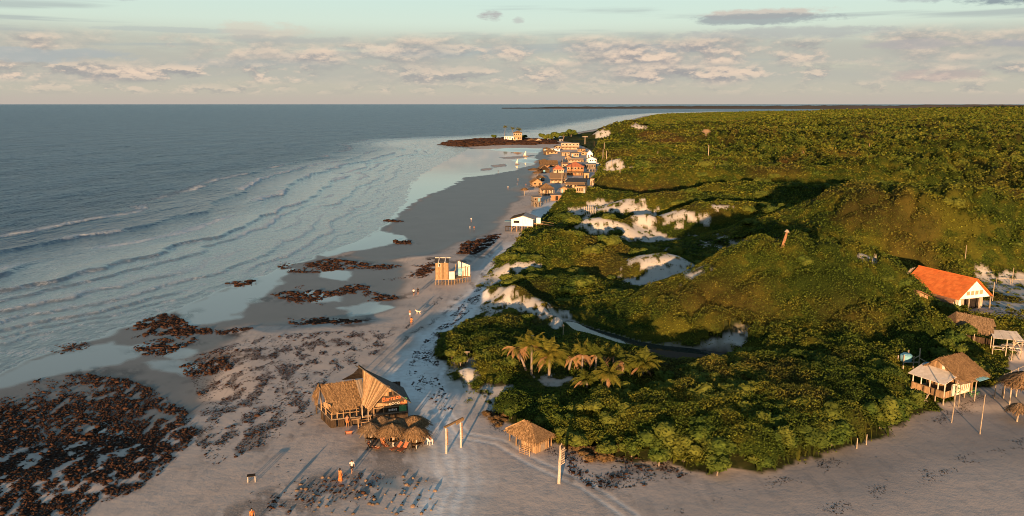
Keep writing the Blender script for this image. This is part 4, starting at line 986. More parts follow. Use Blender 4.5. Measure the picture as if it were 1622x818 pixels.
m = MB(); m.plankroof((-.1, 3.1, 5.45), (2.95, 3.1, 5.35), (2.95, -.05, 4.95), (-.1, -.05, 5.0), 7, .04); m.build('roof', M['darkroof'], e)
m = MB(); m.beam((.7, -.12, 5.1), (.9, 3.2, 5.55), .22, .08); m.beam((2.1, -.12, 5.05), (2.3, 3.2, 5.5), .22, .08); m.beam((-.1, 3.1, 5.5), (3.3, 3.1, 5.45), .08, .12); m.build('roof_laths', M['canvas'], e)
window(e, .72, 1.02, -.01, 4.1, 4.75, M['white'])
m = MB(); m.box(2.95, 4.15, -.14, -.08, 1.25, 3.0); m.build('white_panel', M['canvas'], e)
m = MB()
for u, v, h in [(4.4, 1.6, 4.3), (5.2, 3.5, 4.9), (4.15, .1, 3.2), (5.9, 2.1, 2.6), (6.5, 2.6, 3.6), (7.0, 2.7, 3.4)]: m.beam((u, v, 1.3), (u, v, h), .1)
m.beam((4.15, .1, 3.1), (4.9, 3.4, 4.2), .08); m.beam((4.4, 1.6, 3.4), (7.6, 3.0, 3.4), .06)
m.build('posts', M['plank'], e)
m = MB(); m.box(4.9, 5.8, 3.1, 3.3, 1.4, 3.0); m.build('blue_door', M['blue'], e)

# ------------------------------------------------------------------ white house on stilts
x, y, z = G(810, 367); e = empty('white_house', (x, y, z), math.radians(-9), 'white gabled house on short brown stilts, standing alone on the beach', 'house')
m = MB()
for u in (0.1, 1.7, 3.3, 5.0, 6.6):
    for v in (.1, 3.5, 7): m.beam((u, v, -.6), (u, v, 1.75), .2)
m.beam((0, .05, .9), (1.6, .05, 1.6), .12); m.beam((4.9, .05, .9), (6.6, .05, 1.6), .12)
m.build('stilts', M['plank'], e)
m = MB(); m.slab([(0, 0, 1.75), (6.7, 0, 1.75), (6.7, 0, 3.9), (3.5, 0, 4.85), (0, 0, 3.85)], .15)
m.box(0, .15, .15, 7, 1.75, 3.85); m.box(6.55, 6.7, .15, 7, 1.75, 3.85); m.slab([(6.7, 7.15, 1.75), (0, 7.15, 1.75), (0, 7.15, 3.85), (3.5, 7.15, 4.85), (6.7, 7.15, 3.9)], .15)
m.slab([(0, 0.01, 1.75), (0, 7.1, 1.75), (6.7, 7.1, 1.75), (6.7, .01, 1.75)], .12)
m.build('wall', M['white'], e)
m = MB(); m.thatch((3.5, -.3, 5.05), (3.5, 7.4, 5.05), (-.5, 7.4, 3.95), (-.5, -.3, 3.95), .12, 5, .8, .12); m.build('straw_roof_side', M['thatchold'], e)
m = MB(); m.slab([(3.52, -.3, 5.1), (7.3, -.3, 3.85), (7.3, 7.4, 3.85), (3.52, 7.4, 5.1)], .12); m.build('dark_roof_side', M['greyroof'], e)
window(e, .7, 2.5, -.01, 2.7, 3.45, M['white'])
m = MB(); m.slab([(-.1, .5, 3.1), (-2.3, .8, 3.0), (-2.3, 2.2, 3.05), (-.1, 2.4, 3.1)], .06); m.build('side_awning', M['blue'], e)
m = MB(); m.beam((-.9, .3, 1.7), (-.9, .3, 0), .1); m.beam((-1.9, .3, 1.7), (-1.9, .3, 0), .1); m.box(-1.9, 0, .2, 1.6, 1.4, 1.5)
for k in range(5): m.box(-1.8, -1.0, .1 - k * .18, .25 - k * .18, 1.2 - k * .26, 1.27 - k * .26)
m.build('side_steps', M['darkwood'], e)
m = MB(); m.box(7.5, 8.8, 2.2, 3.6, 2.4, 4.1); m.build('white_annex', M['white'], e)
m = MB(); m.box(6.8, 9.6, 1.8, 4.0, 2.2, 2.4); m.beam((7.6, 2.2, -.3), (7.6, 2.2, 2.2), .18); m.beam((9.0, 2.2, -.3), (9.0, 2.2, 2.2), .18); m.slab([(9.6, 2.0, 2.35), (13.0, 3.0, 1.6), (13.0, 3.7, 1.6), (9.6, 2.8, 2.35)], .12); m.beam((9.2, 2.0, 3.1), (12.8, 3.0, 2.4), .08); m.build('boardwalk', M['plank'], e)

# ------------------------------------------------------------------ thatched stilt house on the right
zd = 2.35; c0 = P(1495, 630, zd); c1 = P(1444, 613, zd); A = math.atan2(c0[1] - c1[1], c0[0] - c1[0]); L = math.hypot(c0[0] - c1[0], c0[1] - c1[1])
e = empty('stilt_house', (c1[0], c1[1], 1.2), A, 'thatched wooden house on stilts with pale canvas porch, right of the thicket', 'house')
Fh = Frame(c1[0], c1[1], 1.2, A); 
fl = zd - 1.2; W = L; Dp = 6.0
m = MB()
for u in (0, W * .25, W * .5, W * .75, W):
    for v in (0, 2.4, 4.5, Dp): m.tube([(u, v, -.7), (u, v, fl)], [.09, .08], 6)
m.tube([(1.0, 1.2, fl), (1.15, -3.0, -.35)], [.09, .11], 6); m.beam((-.3, -1.5, fl * .55), (3.5, -1.6, fl * .5), .08); m.tube([(2.6, .1, fl), (2.9, -2.0, -.3)], [.07, .08], 6); m.tube([(.1, .1, fl), (-.3, -2.0, -.3)], [.07, .08], 6)
m.build('stilts', M['pole'], e)
m = MB(); m.box(-.1, W + .1, -.1, Dp, fl - .12, fl); m.build('deck', M['plank'], e)
m = MB(); m.boards((0, -.12), (W, -.12), 26, fl - .15, fl + .75, .04, skip=(9, 15)); m.beam((0, -.1, fl + .8), (W, -.1, fl + .8), .08); m.boards((W + .12, 0), (W + .12, 1.3), 6, fl - .1, fl + .8, .04); m.build('railing', M['plank'], e)
m = MB()
for u in (0.1, W * .28, W * .55, W * .8, W): m.beam((u, 0, fl), (u, 0, fl + 2.0), .1)
m.build('porch_posts', M['canvas'], e)
m = MB(); m.slab([(-.4, -.5, fl + 1.95), (W + .25, -.5, fl + 1.9), (W + .3, 2.3, fl + 2.75), (-.3, 2.6, fl + 2.95)], .06); m.build('canvas_porch_roof', M['canvas'], e)
m = MB(); m.slab([(-.3, 2.4, fl + 2.55), (-.6, 2.4, fl + 2.5), (-.9, 4.2, fl + 2.55), (-.2, 4.2, fl + 2.6)], .06); m.build('side_roof', M['blue'], e)
ap = W * .44; hz = fl + 4.35; ez = fl + 2.6
m = MB(); m.boards((.5, 2.4), (W + .1, 2.4), 26, fl, 0, .06, top=lambda t: ez + .1 + (hz - ez - .25) * (1 - abs(.5 + t * (W - .4) - ap) / (ap if .5 + t * (W - .4) < ap else W - ap + .3))); 
m.boards((W + .1, 2.4), (W + .1, Dp), 20, fl, ez + .1, .05); m.boards((W, Dp), (.5, Dp), 20, fl, ez + .1, .05); m.boards((.5, Dp), (.5, 2.4), 20, fl, ez + .1, .05)
m.build('wall', M['plank'], e)
m = MB(); m.thatch((ap, 1.9, hz), (ap, 7.3, hz), (W + 1.2, 7.6, ez - .35), (W + 1.0, 1.8, ez - .35), .18, 26); m.thatch((ap, 7.3, hz), (ap, 1.9, hz), (-.1, 1.9, ez), (-.1, 7.3, ez), .18, 14)
m.build('thatched_roof', M['thatch'], e)
m = MB(); m.box(W * .55, W * .62, 2.3, 2.36, fl + 2.9, fl + 3.7); m.build('shutter', M['canvas'], e)
m = MB(); m.box(W * .8, W * .9, 2.28, 2.34, fl + 2.0, fl + 2.5); m.build('red_plate', M['letterred'], e)
m = MB(); m.slab([(W + .15, 1.3, fl - .05), (W + .15, 5.2, fl - .05), (W + .15, 5.2, fl + 1.5), (W + .15, 1.3, fl + 1.6)], .05); sg = m.build('painted_end_wall', M['canvas'], e)
m = MB(); ring = [(W + .2, 2.6 + .62 * math.cos(a), fl + .8 + .58 * math.sin(a)) for a in [k * math.pi / 8 for k in range(17)]]
for a_, b_ in zip(ring[:-1], ring[1:]): m.beam(a_, b_, .07)
m.beam((W + .2, 2.3, fl + .8), (W + .2, 2.9, fl + .8), .06); m.beam((W + .2, 2.6, fl + .5), (W + .2, 2.6, fl + 1.1), .06); m.build('painted_emblem', M['green'], sg)
m = MB()
for k in range(4): m.beam((W + .2, 3.5 + k * .42, fl + .35), (W + .2, 3.62 + k * .42, fl + 1.15), .05); 
m.build('painted_strokes', M['orangewall'], sg)
m = MB(); m.plankroof((W + .1, 1.2, fl + 2.5), (W + .1, 4.4, fl + 2.4), (W + 1.5, 4.6, fl + 1.95), (W + 1.4, 1.0, fl + 2.0), 9); m.build('side_porch_roof', M['plank'], e)
m = MB(); m.slab([(W + .6, 4.5, fl + 2.35), (W + 1.7, 4.7, fl + 1.95), (W + 1.7, 6.8, fl + 2.0), (W + .6, 6.6, fl + 2.35)], .05); m.build('blue_awning', M['blue'], e)
m = MB(); m.beam((W + 1.4, 1.1, -.3), (W + 1.4, 1.1, fl + 2), .09); m.beam((W + 1.4, 4.5, -.3), (W + 1.4, 4.5, fl + 2), .09); m.build('side_posts', M['pole'], e)

# ------------------------------------------------------------------ orange-roofed hall
b0 = P(1517, 475, 5.0)
e = empty('orange_roof_hall', (b0[0], b0[1], 2.6), math.radians(20), 'long hall with bright orange tiled roof and a white gable with four windows', 'hall')
W = 7.9; D = 12.6; ez = 2.45; hz = 6.0; r = W / 2
def rowtiles(m, a, b, c, d, nu, nv):
    a, b, c, d = map(Vector, (a, b, c, d))
    for j in range(nv):
        p0 = a.lerp(d, j / nv); p1 = b.lerp(c, j / nv); q0 = a.lerp(d, (j + 1.06) / nv); q1 = b.lerp(c, (j + 1.06) / nv); up = Vector((0, 0, .05))
        for i in range(nu):
            t0 = i / nu; t1 = (i + 1.0) / nu
            m.slab([p0.lerp(p1, t0), q0.lerp(q1, t0) + up, q0.lerp(q1, t1) + up, p0.lerp(p1, t1)], .06)
m = MB(); rowtiles(m, (r, D + .3, hz), (r, -.5, hz), (-.35, -.5, ez), (-.35, D + .3, ez), 16, 14); rowtiles(m, (r, -.5, hz), (r, D + .3, hz), (W + .35, D + .3, ez), (W + .35, -.5, ez), 16, 14)
m.beam((r, -.55, hz + .03), (r, D + .35, hz + .03), .22, .14); m.build('tiled_roof', M['orange'], e)
m = MB(); rowtiles(m, (-.3, 9.8, ez + .02), (-.3, 0.1, ez + .02), (-1.5, -.1, ez - .7), (-1.5, 9.8, ez - .7), 12, 4); m.build('porch_roof', M['oldtile'], e)
m = MB(); m.slab([(0, 0, ez - .05), (W, 0, ez - .05), (r, 0, hz - .25)], .15); m.slab([(W, D, ez - .05), (0, D, ez - .05), (r, D, hz - .25)], .15); g_ = m.build('gable_wall', M['white'], e)
for k in range(4): window(e, 2.0 + k * 1.05, 2.8 + k * 1.05, -.01, 3.0, 3.75, M['white'], M['tan'])
m = MB(); m.box(.2, .35, 1.2, D - .1, -.3, ez - .05); m.box(.35, W - .2, 1.2, 1.35, -.3, ez - .1); m.box(W - .35, W - .2, 1.35, D - .1, -.3, ez - .05); m.box(.35, W - .35, D - .25, D - .1, -.3, ez - .1); m.build('wall', M['cream'], e)
for k in range(4):
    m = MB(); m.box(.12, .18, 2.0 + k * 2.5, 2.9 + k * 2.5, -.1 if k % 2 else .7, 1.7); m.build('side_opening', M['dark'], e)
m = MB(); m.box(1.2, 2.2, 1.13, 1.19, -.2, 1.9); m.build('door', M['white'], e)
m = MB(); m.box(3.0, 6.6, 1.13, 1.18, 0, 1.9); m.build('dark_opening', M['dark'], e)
m = MB()
for u, v in [(-.1, -.2), (2.6, -.2), (5.2, -.2), (W, -.2), (-1.4, 0), (-1.4, 3.2), (-1.4, 6.4), (-1.4, 9.6)]: m.beam((u, v, -.4), (u, v, (ez if u > -.5 else ez - .7) - .05), .16)
m.build('porch_posts', M['pole'], e)
m = MB()
for k in range(3): m.beam((-1.9 + k * .1, D + .6, ez - .9), (r - 1.2 + k * .5, D + 1.0, hz - .6 + .1 * k), .09)
m.build('leaning_poles', M['pole'], e)
# small tiled shed in front of it
x, y, z = G(1452, 484); e = empty('tiled_shed', (x, y, z), math.radians(25), 'low shed with weathered brown gable roof left of the orange-roofed hall', 'shed')
m = MB(); rowtiles(m, (0, 5, 2.7), (0, -.4, 2.7), (-2.6, -.4, 1.7), (-2.6, 5, 1.7), 6, 5); rowtiles(m, (0, -.4, 2.7), (0, 5, 2.7), (3.2, 5, 1.3), (3.2, -.4, 1.3), 6, 6); m.build('tiled_roof', M['oldtile'], e)
m = MB(); m.boards((-2.2, 0), (2.7, 0), 18, -.3, 0, .06, top=lambda t: 2.5 - abs(t * 4.9 - 2.2) * .42); m.boards((-2.2, 4.6), (-2.2, 0), 14, -.3, 1.7); m.boards((2.7, 0), (2.7, 4.6), 14, -.3, 1.3); m.build('wall', M['plank'], e)

# ------------------------------------------------------------------ thatched beach restaurant behind it (right)
x, y, z = G(1572, 545); p0 = P(1580, 526, 5.0)
e = empty('thatched_restaurant', (p0[0], p0[1], 2.0), math.radians(-20), 'open beach restaurant with hipped straw roof and pale canvas awning at the right', 'restaurant')
m = MB(); a_, b_ = (-5.2, 3.6, 4.9), (-.4, 1.6, 4.6)
m.thatch(a_, b_, (-.6, -.6, 2.7), (-5.4, 1.2, 2.7), .18, 24); m.thatch(b_, a_, (-4.8, 6.0, 2.8), (.6, 4.0, 2.8), .18, 10); m.thatch(a_, a_, (-5.4, 1.2, 2.7), (-7.2, 5.0, 2.7), .18, 24); m.thatch(a_, a_, (-7.2, 5.0, 2.7), (-4.8, 6.0, 2.8), .18, 10)
m.build('thatched_roof', M['thatchold'], e)
m = MB(); m.plankroof((-.9, 1.0, 3.05), (2.8, .9, 3.1), (3.2, -2.3, 2.5), (-.9, -2.1, 2.5), 9, .04); m.build('awning', M['canvas'], e)
m = MB()
for u, v, h in [(-5.2, 1.4, 2.6), (-3.0, .6, 2.6), (-.8, -.4, 2.6), (-.8, -2.0, 2.4), (1.0, -2.1, 2.4), (3.0, -2.2, 2.4), (2.7, .8, 3.0), (-6.8, 4.8, 2.6), (.4, 3.8, 2.7)]: m.beam((u, v, -.6), (u, v, h), .12)
m.build('posts', M['pole'], e)
m = MB(); m.boards((-5.0, 2.2), (-.6, .6), 16, -.3, 1.6, .05); m.build('back_wall', M['darkwood'], e)

# big round palapa at the right edge + straw parasol
x, y, z = G(1622, 645); e = empty('straw_pavilion', (x + .4, y + 1.0, z), 0.0, 'large round straw pavilion on tall poles cut by the right edge of the picture', 'pavilion')
def cone_thatch(m, R, z0, z1, dens=40, seed=1, fr=.4, L=.6):
    r = random.Random(seed); n = 18; ring = [(R * math.cos(2 * math.pi * k / n) * r.uniform(.93, 1.05), R * math.sin(2 * math.pi * k / n) * r.uniform(.93, 1.05), z0 + r.uniform(-.06, .06)) for k in range(n)]
    mid = [(p[0] * .55, p[1] * .55, z0 + (z1 - z0) * .66) for p in ring]
    for k in range(n):
        a, b = ring[k], ring[(k + 1) % n]; c, d = mid[k], mid[(k + 1) % n]
        m.slab([a, b, d, c], .14, .5); m.slab([c, d, (0, 0, z1)], .14, .5)
    for i in range(int(math.pi * R * R * dens)):
        t = math.sqrt(r.random()); an = r.uniform(0, 2 * math.pi); rr = R * t
        zz = (z0 + (z1 - z0) * .66) + (z1 - z0) * .34 * (1 - rr / (.55 * R)) if rr < .55 * R else z0 + (z1 - z0) * .66 * (1 - (rr - .55 * R) / (.45 * R))
        a2 = an + r.uniform(-.12, .12); l = L * r.uniform(.5, 1.2); rr2 = rr + l * .9; w = r.uniform(.02, .06) + R * .012
        zd_ = zz - (z1 - z0) / R * l * .8 * r.uniform(.7, 1.5) + .06
        s0 = Vector((-math.sin(an), math.cos(an), 0)) * w
        p = Vector((rr * math.cos(an), rr * math.sin(an), zz + r.uniform(.02, .09))); q = Vector((rr2 * math.cos(a2), rr2 * math.sin(a2), zd_))
        m.add([p - s0, p + s0, q + s0 * .5, q - s0 * .5], [(0, 1, 2, 3)])
    for i in range(int(R * 90)):
        an = r.uniform(0, 2 * math.pi); s0 = Vector((-math.sin(an), math.cos(an), 0)) * r.uniform(.02, .05); p = Vector((R * .97 * math.cos(an), R * .97 * math.sin(an), z0)); q = p + Vector((math.cos(an) * .18, math.sin(an) * .18, -fr * r.uniform(.3, 1.2)))
        m.add([p - s0, p + s0, q + s0 * .4, q - s0 * .4], [(0, 1, 2, 3)])
m = MB(); cone_thatch(m, 2.9, 2.9, 4.5, 26); m.build('thatched_roof', M['thatch'], e)
m = MB()
for k in range(6): a = k * 1.047 + .3; m.tube([(2.2 * math.cos(a), 2.2 * math.sin(a), -.4), (2.2 * math.cos(a), 2.2 * math.sin(a), 2.9)], [.09, .08], 6)
m.build('posts', M['pole'], e)

# ------------------------------------------------------------------ straw parasols
def parasol(px, py, R, h, label, seed, name='straw_parasol', group=None, matr='thatch', table=True, post='whitepost'):
    x, y, z = G(px, py); r = random.Random(seed)
    e = empty(name, (x, y, z), r.uniform(0, 6), label, 'parasol', group)
    m = MB(); cone_thatch(m, R, h - .45, h + .45, 70 if R > 1.2 else 45, seed); m.build('straw_canopy', M[matr], e)
    m = MB(); m.tube([(0, 0, -.4), (0, 0, h + .3)], [.11, .09], 8); m.build('post', M[post], e)
    if table:
        m = MB(); m.tube([(0, 0, .72), (0, 0, .78)], [.62, .62], 16); m.build('round_table_top', M['darkwood'], e)
    return e
parasol(588, 703, 1.35, 2.2, 'small dark straw parasol left of the others, nearest the bar stairs', 1, group='straw parasols in front of the beach bar', matr='thatchold')
parasol(623, 707, 1.75, 2.3, 'broad golden straw parasol at the front, left of its twin', 2, group='straw parasols in front of the beach bar')
parasol(659.5, 711, 1.5, 2.25, 'front right straw parasol with white post beside the seated man', 3, group='straw parasols in front of the beach bar')
parasol(657, 694, 1.65, 2.3, 'rear right straw parasol, sunlit on its left half', 4, group='straw parasols in front of the beach bar')
parasol(627, 697, 1.7, 2.25, 'rear middle straw parasol of darker straw before the bar', 5, group='straw parasols in front of the beach bar', matr='thatchold')  # canopy in the weathered, slightly darker thatch
parasol(606, 693, 1.5, 2.2, 'rear left straw parasol against the bar front', 6, group='straw parasols in front of the beach bar', matr='thatchold')
parasol(1611, 668, 1.25, 2.0, 'small brown straw parasol beside the right-hand pavilion', 7, matr='thatchold', table=False, post='pole')
parasol(831, 310, 1.6, 3.0, 'lone small straw parasol on the sand before the village', 8, table=False, post='pole')
parasol(846, 277, 3.4, 3.2, 'wide low straw parasol at the seaward edge of the village', 9, table=False, post='pole')
parasol(851, 281, 2.6, 2.8, 'smaller straw parasol beside the wide one at the village edge', 10, table=False, post='pole')

# ------------------------------------------------------------------ beach gateway
xa, ya, za = G(707, 718); xb, yb, zb = G(730, 708.5)
A = math.atan2(yb - ya, xb - xa); L = math.hypot(xb - xa, yb - ya)
e = empty('beach_gateway', (xa, ya, za), A, 'pale wooden gateway of two posts and a crossbeam, hung with trinkets', 'gateway')
for u, nm in ((0, 'post'), (L, 'post')):
    m = MB(); m.tube([(u, 0, -.5), (u + .03, 0, 1.5), (u, .02, 3.25)], [.13, .115, .10], 8); m.build('post', M['whitepost'], e)
m = MB(); m.beam((-.25, 0, 3.15), (L + .4, 0, 3.4), .2, .2); m.beam((L - .7, -.05, 3.05), (L + .55, .05, 3.25), .16, .26); m.build('crossbeam', M['plank'], e)
m = MB()
for k in range(9):
    for u in (0, L): m.tube([(u + .10, -.12, 1.0 + k * .22), (u + .12, -.14, 1.14 + k * .22)], [.09, .07], 6)
m.build('hung_floats', M['orangewall'], e)

# ------------------------------------------------------------------ single posts and poles
def pole(px, py, h, label, r=.07, lean=(0, 0), cross=None, mt='pole', name='wooden_pole', cat='pole', group=None):
    x, y, z = G(px, py); D_ = math.hypot(x, y); r = max(r, D_ * .00045)
    e = empty(name, (x, y, z), 0, label, cat, group)
    m = MB(); m.tube([(0, 0, -.5), (lean[0] * .5, lean[1] * .5, h * .5), (lean[0], lean[1], h)], [r, r * .9, r * .75], 6); m.build('shaft', M[mt], e)
    if cross:
        m = MB(); w, dz = cross; m.beam((lean[0] - w / 2, lean[1], h - dz), (lean[0] + w / 2, lean[1], h - dz), r * 1.6); m.build('crossarm', M[mt], e)
    return e
pole(1507, 670, 5.6, 'tall thin wooden pole on the beach in front of the stilt house', lean=(.25, 0))
pole(1552, 688, 5.0, 'tall thin wooden pole standing alone on the open sand at right', lean=(.1, 0))
pole(1357, 711, 1.3, 'short stake at the front thicket edge, left of a pair', group='stakes at the thicket edge')
pole(1372, 705, 1.3, 'short stake at the front thicket edge, right of a pair', group='stakes at the thicket edge')
pole(1575, 632, 1.9, 'short post on the sand between the stilt house and the pavilion')
pole(1587, 629, 1.2, 'shorter stub post just right of the post by the pavilion')
pole(1602, 571, 3.6, 'thin pole below the restaurant awning')
pole(1572, 477, 3.8, 'grey pole at the right corner of the orange-roofed hall')
pole(1603, 449, 3.4, 'pole on the sand track behind the orange-roofed hall')
pole(1528, 418, 4.2, 'thin pole standing in the scrub above the orange-roofed hall')
pole(740, 577, 2.0, 'T-shaped wooden post on the green point by the sand path', cross=(.9, .1))
pole(843, 556, 2.6, 'thin pole with small head behind the palm grove', cross=(.4, .1))
pole(892, 534, 2.2, 'forked stake beside the stream', cross=(.5, .3))
for px, py, py0, lb, cr in [(926.5, 231, 216, 'pole with a wide top nearest the pink upper village house', (5, .6)), (941, 234, 224, 'short dark pole behind the upper village', None), (957, 237, 226, 'upper of two poles standing in line behind the village', None),
        (955, 252, 237, 'lower of two poles standing in line behind the village', None), (960.6, 256, 239, 'slim pole right of the pair behind the village', None), (969, 264, 251, 'pole rising from the pale sand patch behind the village', None),
        (982, 275, 255, 'forked power pole on the sandy track behind the village', (6, 6)), (1071, 235, 230, 'tiny pole in the middle of the green dunes', None), (1122, 248, 230, 'bare grey pole in the dunes below the lookout tower', None),
        (1132, 269, 263, 'small dark post on the brown dune ridge', None), (1182, 249, 242, 'short pale post in the scrub east of the lookout', None), (1042, 245, 240, 'faint stub post on the dune crest', None), (890, 292, 252, 'tall thin mast in the village in front of the red-roofed house', None),
        (892, 233, 213, 'leaning dark mast beside the upper cream village house', None)]:
    x, y, z = G(px, py); pole(px, py, (py - py0) * math.hypot(x, y) / FPX * .98, lb, r=.1, cross=cr, mt='pole' if 'dark' not in lb else 'darkwood')
# ruined leaning trunk-tower on the ridge
x, y, z = G(1240, 409)
e = empty('ruined_tower', (x, y, z), 0, 'thin leaning weathered brick-orange tower behind the big green hill', 'tower')
k = math.hypot(x, y) / FPX
h_ = 40 - (40 - z) + 0; top = 40 * k * 1.0; print('tower', x, y, z, top)
m = MB(); m.tube([(-.6, 0, -1.5), (-.3, 0, top * .3), (.1, 0, top * .7), (.45, 0, top)], [.34, .32, .28, .2], 7); m.build('shaft', mat('weathered_orange_shaft', (.13, .06, .03), (.34, .18, .09), .9, 1.6, (1, 1, .5), 0, .6), e)
m = MB(); m.box(-1.05, -.5, -.4, .4, top * .12, top * .42); m.build('side_niche', M['tan'], e)
m = MB(); m.tube([(.42, 0, top), (.45, 0, top + .45)], [.5, .15], 7); m.build('cap', M['cream'], e)

# lookout tower, wooden frame platform, water-tank stand
x, y, z = G(1118, 221); s_ = math.hypot(x, y) / FPX
s_ *= 1.0; e = empty('lookout_tower', (x, y, z + 3 * s_), 0, 'flat-topped white lookout mushroom standing far off on the dunes', 'tower')
m = MB(); m.tube([(0, 0, -.5), (0, 0, 5 * s_)], [.7 * s_, .6 * s_], 7); m.build('shaft', M['cream'], e)
m = MB(); m.tube([(0, 0, 5 * s_), (0, 0, 8 * s_)], [1.0 * s_, 6.0 * s_], 10); m.build('flared_head', M['cream'], e)
m = MB(); m.tube([(0, 0, 8 * s_), (0, 0, 12 * s_)], [7.5 * s_, 4 * s_], 10); m.build('thatched_cap', M['thatchold'], e)
x, y, z = G(936, 342); e = empty('timber_frame', (x, y, z), .3, 'open frame of pale upright timbers on the white dune', 'frame')
m = MB()
for i in range(5):
    for v in (0, 2.2): m.beam((-1.5 + i * .75, v, -.4), (-1.5 + i * .75, v, 2.9), .16)
m.build('uprights', M['whitepost'], e)
m = MB()
for v in (0, 2.2): m.beam((-1.7, v, 1.9), (1.7, v, 1.9), .14)
for i in (-1.5, 1.5): m.beam((i, 0, 1.9), (i, 2.2, 1.9), .14)
m.build('rails', M['whitepost'], e)
x, y, z = P(1440, 575, 4.0) + (1.6,); e = empty('tank_stand', (x, y, z), .2, 'grey water tank on a pole frame sticking out of the thicket', 'water tank')
m = MB()
for u, v, h in [(-.9, 0, 3.6), (.7, 0, 3.3), (-.9, 1.2, 3.2), (.7, 1.2, 3.9), (1.6, 0, 4.4)]: m.beam((u, v, -.5), (u, v, h), .12)
m.beam((-1.0, 0, 2.5), (1.7, 0, 2.4), .1); m.beam((1.6, 0, 3.0), (2.9, -.6, 2.2), .1); m.beam((.4, 0, 2.8), (1.6, 0, 3.4), .08); m.build('pole_frame', M['pole'], e)
m = MB(); m.tube([(-.1, .6, 2.5), (-.1, .6, 3.4), (-.1, .6, 3.6)], [.75, .8, .5], 12); m.build('tank', M['blue'], e)

